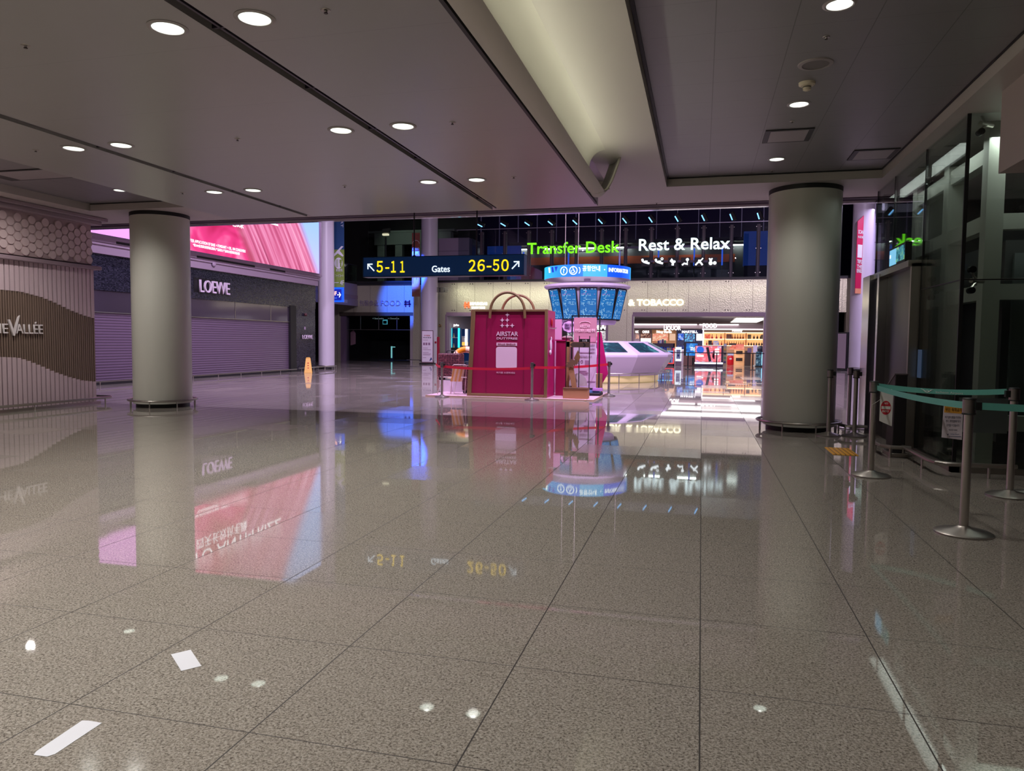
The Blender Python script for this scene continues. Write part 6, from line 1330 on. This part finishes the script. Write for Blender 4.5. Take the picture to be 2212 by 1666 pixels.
x0, z0, x1, z1 = B2(1633, 760, 1648, 789, 43.2); r = thing('glass_showcase', 'blue lit glass showcase at the right edge of the shop opening', 'showcase', ((x0+x1)/2, 43.2, 0)); MB().box(x0, 43.2, .06, x1, 43.7, z1).build('body', pic('picture_teal', [(.4, (30, 60, 80)), (.55, (80, 130, 160)), (.68, (190, 220, 235))], 6, .6), r, world=True, smooth=0); MB().box(x1-.06, 43.17, .1, x1, 43.2, z1-.05).build('lit_edge', EM('edge_blue', (130, 200, 255), 2.2), r, world=True, smooth=0); MB().box(x0-.03, 43.1, 0, x1, 43.7, .06).build('foot', BLACK, r, world=True, smooth=0)
tag(MB().lathe([(0, 0), (.16, 0), (.2, .18), (.12, .34), (0, .36)], (x0+.25, 43.4, z1), 20).build('dark_bust', M('bust_slate', (56, 60, 84), .5), None), 'dark rounded merchandise standing on the blue lit showcase', 'merchandise')
# barrier rail in front of the shop
BP = M('rail_black', (34, 28, 34), .4, .4); r = thing('barrier_rail', 'black waist-high barrier rail standing before the lit shop', 'barrier', (.5, 37, 0))
MB().cyl((-3.2, 36.6, .86), (4.2, 37.4, .86), .022, n=8).build('rail', BP, r, world=True)
for x in (-2.05, -.7, .75, 2.55): y = 36.6+.8*(x+3.2)/7.4; MB().cyl((x, y, 0), (x, y, .86), .028, n=10).cyl((x, y, 0), (x, y, .02), .16, n=20).build('post', BP, r, world=True)
# left opening: cyan framed cabinet and darker goods
Yl = 44.5; x0, z0, x1, z1 = B2(972, 709, 993, 751, Yl); CY = EM('frame_cyan', (50, 230, 240), 1.6, True)
r = thing('cyan_cabinet', 'display cabinet with glowing cyan posts seen left of the giant bag', 'cabinet', ((x0+x1)/2, Yl, 0))
MB().box(x0, Yl, z0, x0+.13, Yl+.05, z1).box(x1-.13, Yl, z0, x1, Yl+.05, z1).build('cyan_posts', CY, r, world=True, smooth=0); MB().box(x0, Yl+.05, 0, x1, Yl+.5, z1).build('back', M('cab_deepblue', (10, 34, 70), .3, em=(8, 40, 90), es=.3), r, world=True, smooth=0); MB().box(x0, Yl-.1, 0, x1, Yl+.05, z0).build('base', BLACK, r, world=True, smooth=0)
MB().box(x0+.13, Yl-.05, (z0+z1)/2, x1-.13, Yl+.05, (z0+z1)/2+.03).build('shelf', WHITE, r, world=True, smooth=0); txt('lettering', 'Jeju·Teas', LIT, r, ((x0+x1)/2+.1, Yl-.02, z1+.14), h=.13, w=.38, align='c', ext=.01, bold=.03, world=True)
m = MB()
for z in (z0, (z0+z1)/2+.03): m.lathe([(0, 0), (.06, 0), (.05, .1), (.02, .2), (.02, .28), (0, .28)], ((x0+x1)/2-.06, Yl-.02, z), 12)
m.build('figurine', M('figurine_gold', (190, 160, 110), .4), r, world=True)
x0, z0, x1, z1 = B2(994, 711, 1011, 765, 46); r = thing('perfume_shelf', 'shelf of pale bottles with gold band beside the cyan cabinet', 'shelf', ((x0+x1)/2, 46, 0)); MB().box(x0, 46, 0, x1+4, 46.3, z1).build('back', M('cab_deepblue', (0, 0, 0)), r, world=True, smooth=0); zz = at(1000, 739, 46).z; MB().box(x0, 45.9, zz-.25, x1, 46, zz).build('gold_band', EM('gold_lit', (250, 200, 90), 1.0), r, world=True, smooth=0); MB().box(x1-.16, 45.85, z0+.4, x1, 45.9, z1).build('white_post', EM('post_white', (255, 244, 250), 2.2), r, world=True, smooth=0)
fill(x0+.05, x1-.2, 45.94, zz, 4, 0, BOT[4], 'pale bottle standing on the gold band beside the cyan cabinet', 'bottles on the gold band', 1.3, WHITE)
MB().box(x0+.25, 45.84, zz-.75, x0+.7, 45.88, zz-.25).build('grey_card', GREY, r, world=True, smooth=0)
x0, z0, x1, z1 = B2(1010, 714, 1020, 740, 47); pcard((x0+x1)/2, 46.2+.1, z0, 1.0, z1-z0, EM('poster_blue', (90, 160, 240), .9), 'blue lit poster at the left edge of the giant bag', 'poster')
for k, (p0_, p1_, c) in enumerate(((1288, 1314, (226, 214, 220)), (1225, 1284, (220, 214, 226)))):
    x0, z0, x1, z1 = B2(p0_, 715, p1_, 741, 49.5); pcard((x0+x1)/2, 49.5, z0, x1-x0, z1-z0, pic('goods_%d' % k, [(.4, (120, 120, 150)), (.5, c), (.62, (255, 250, 250))], 6, .8), ('pale lit goods wall seen right of the poster stand', 'pale lit goods wall seen behind the speech cloud')[k], 'goods wall')
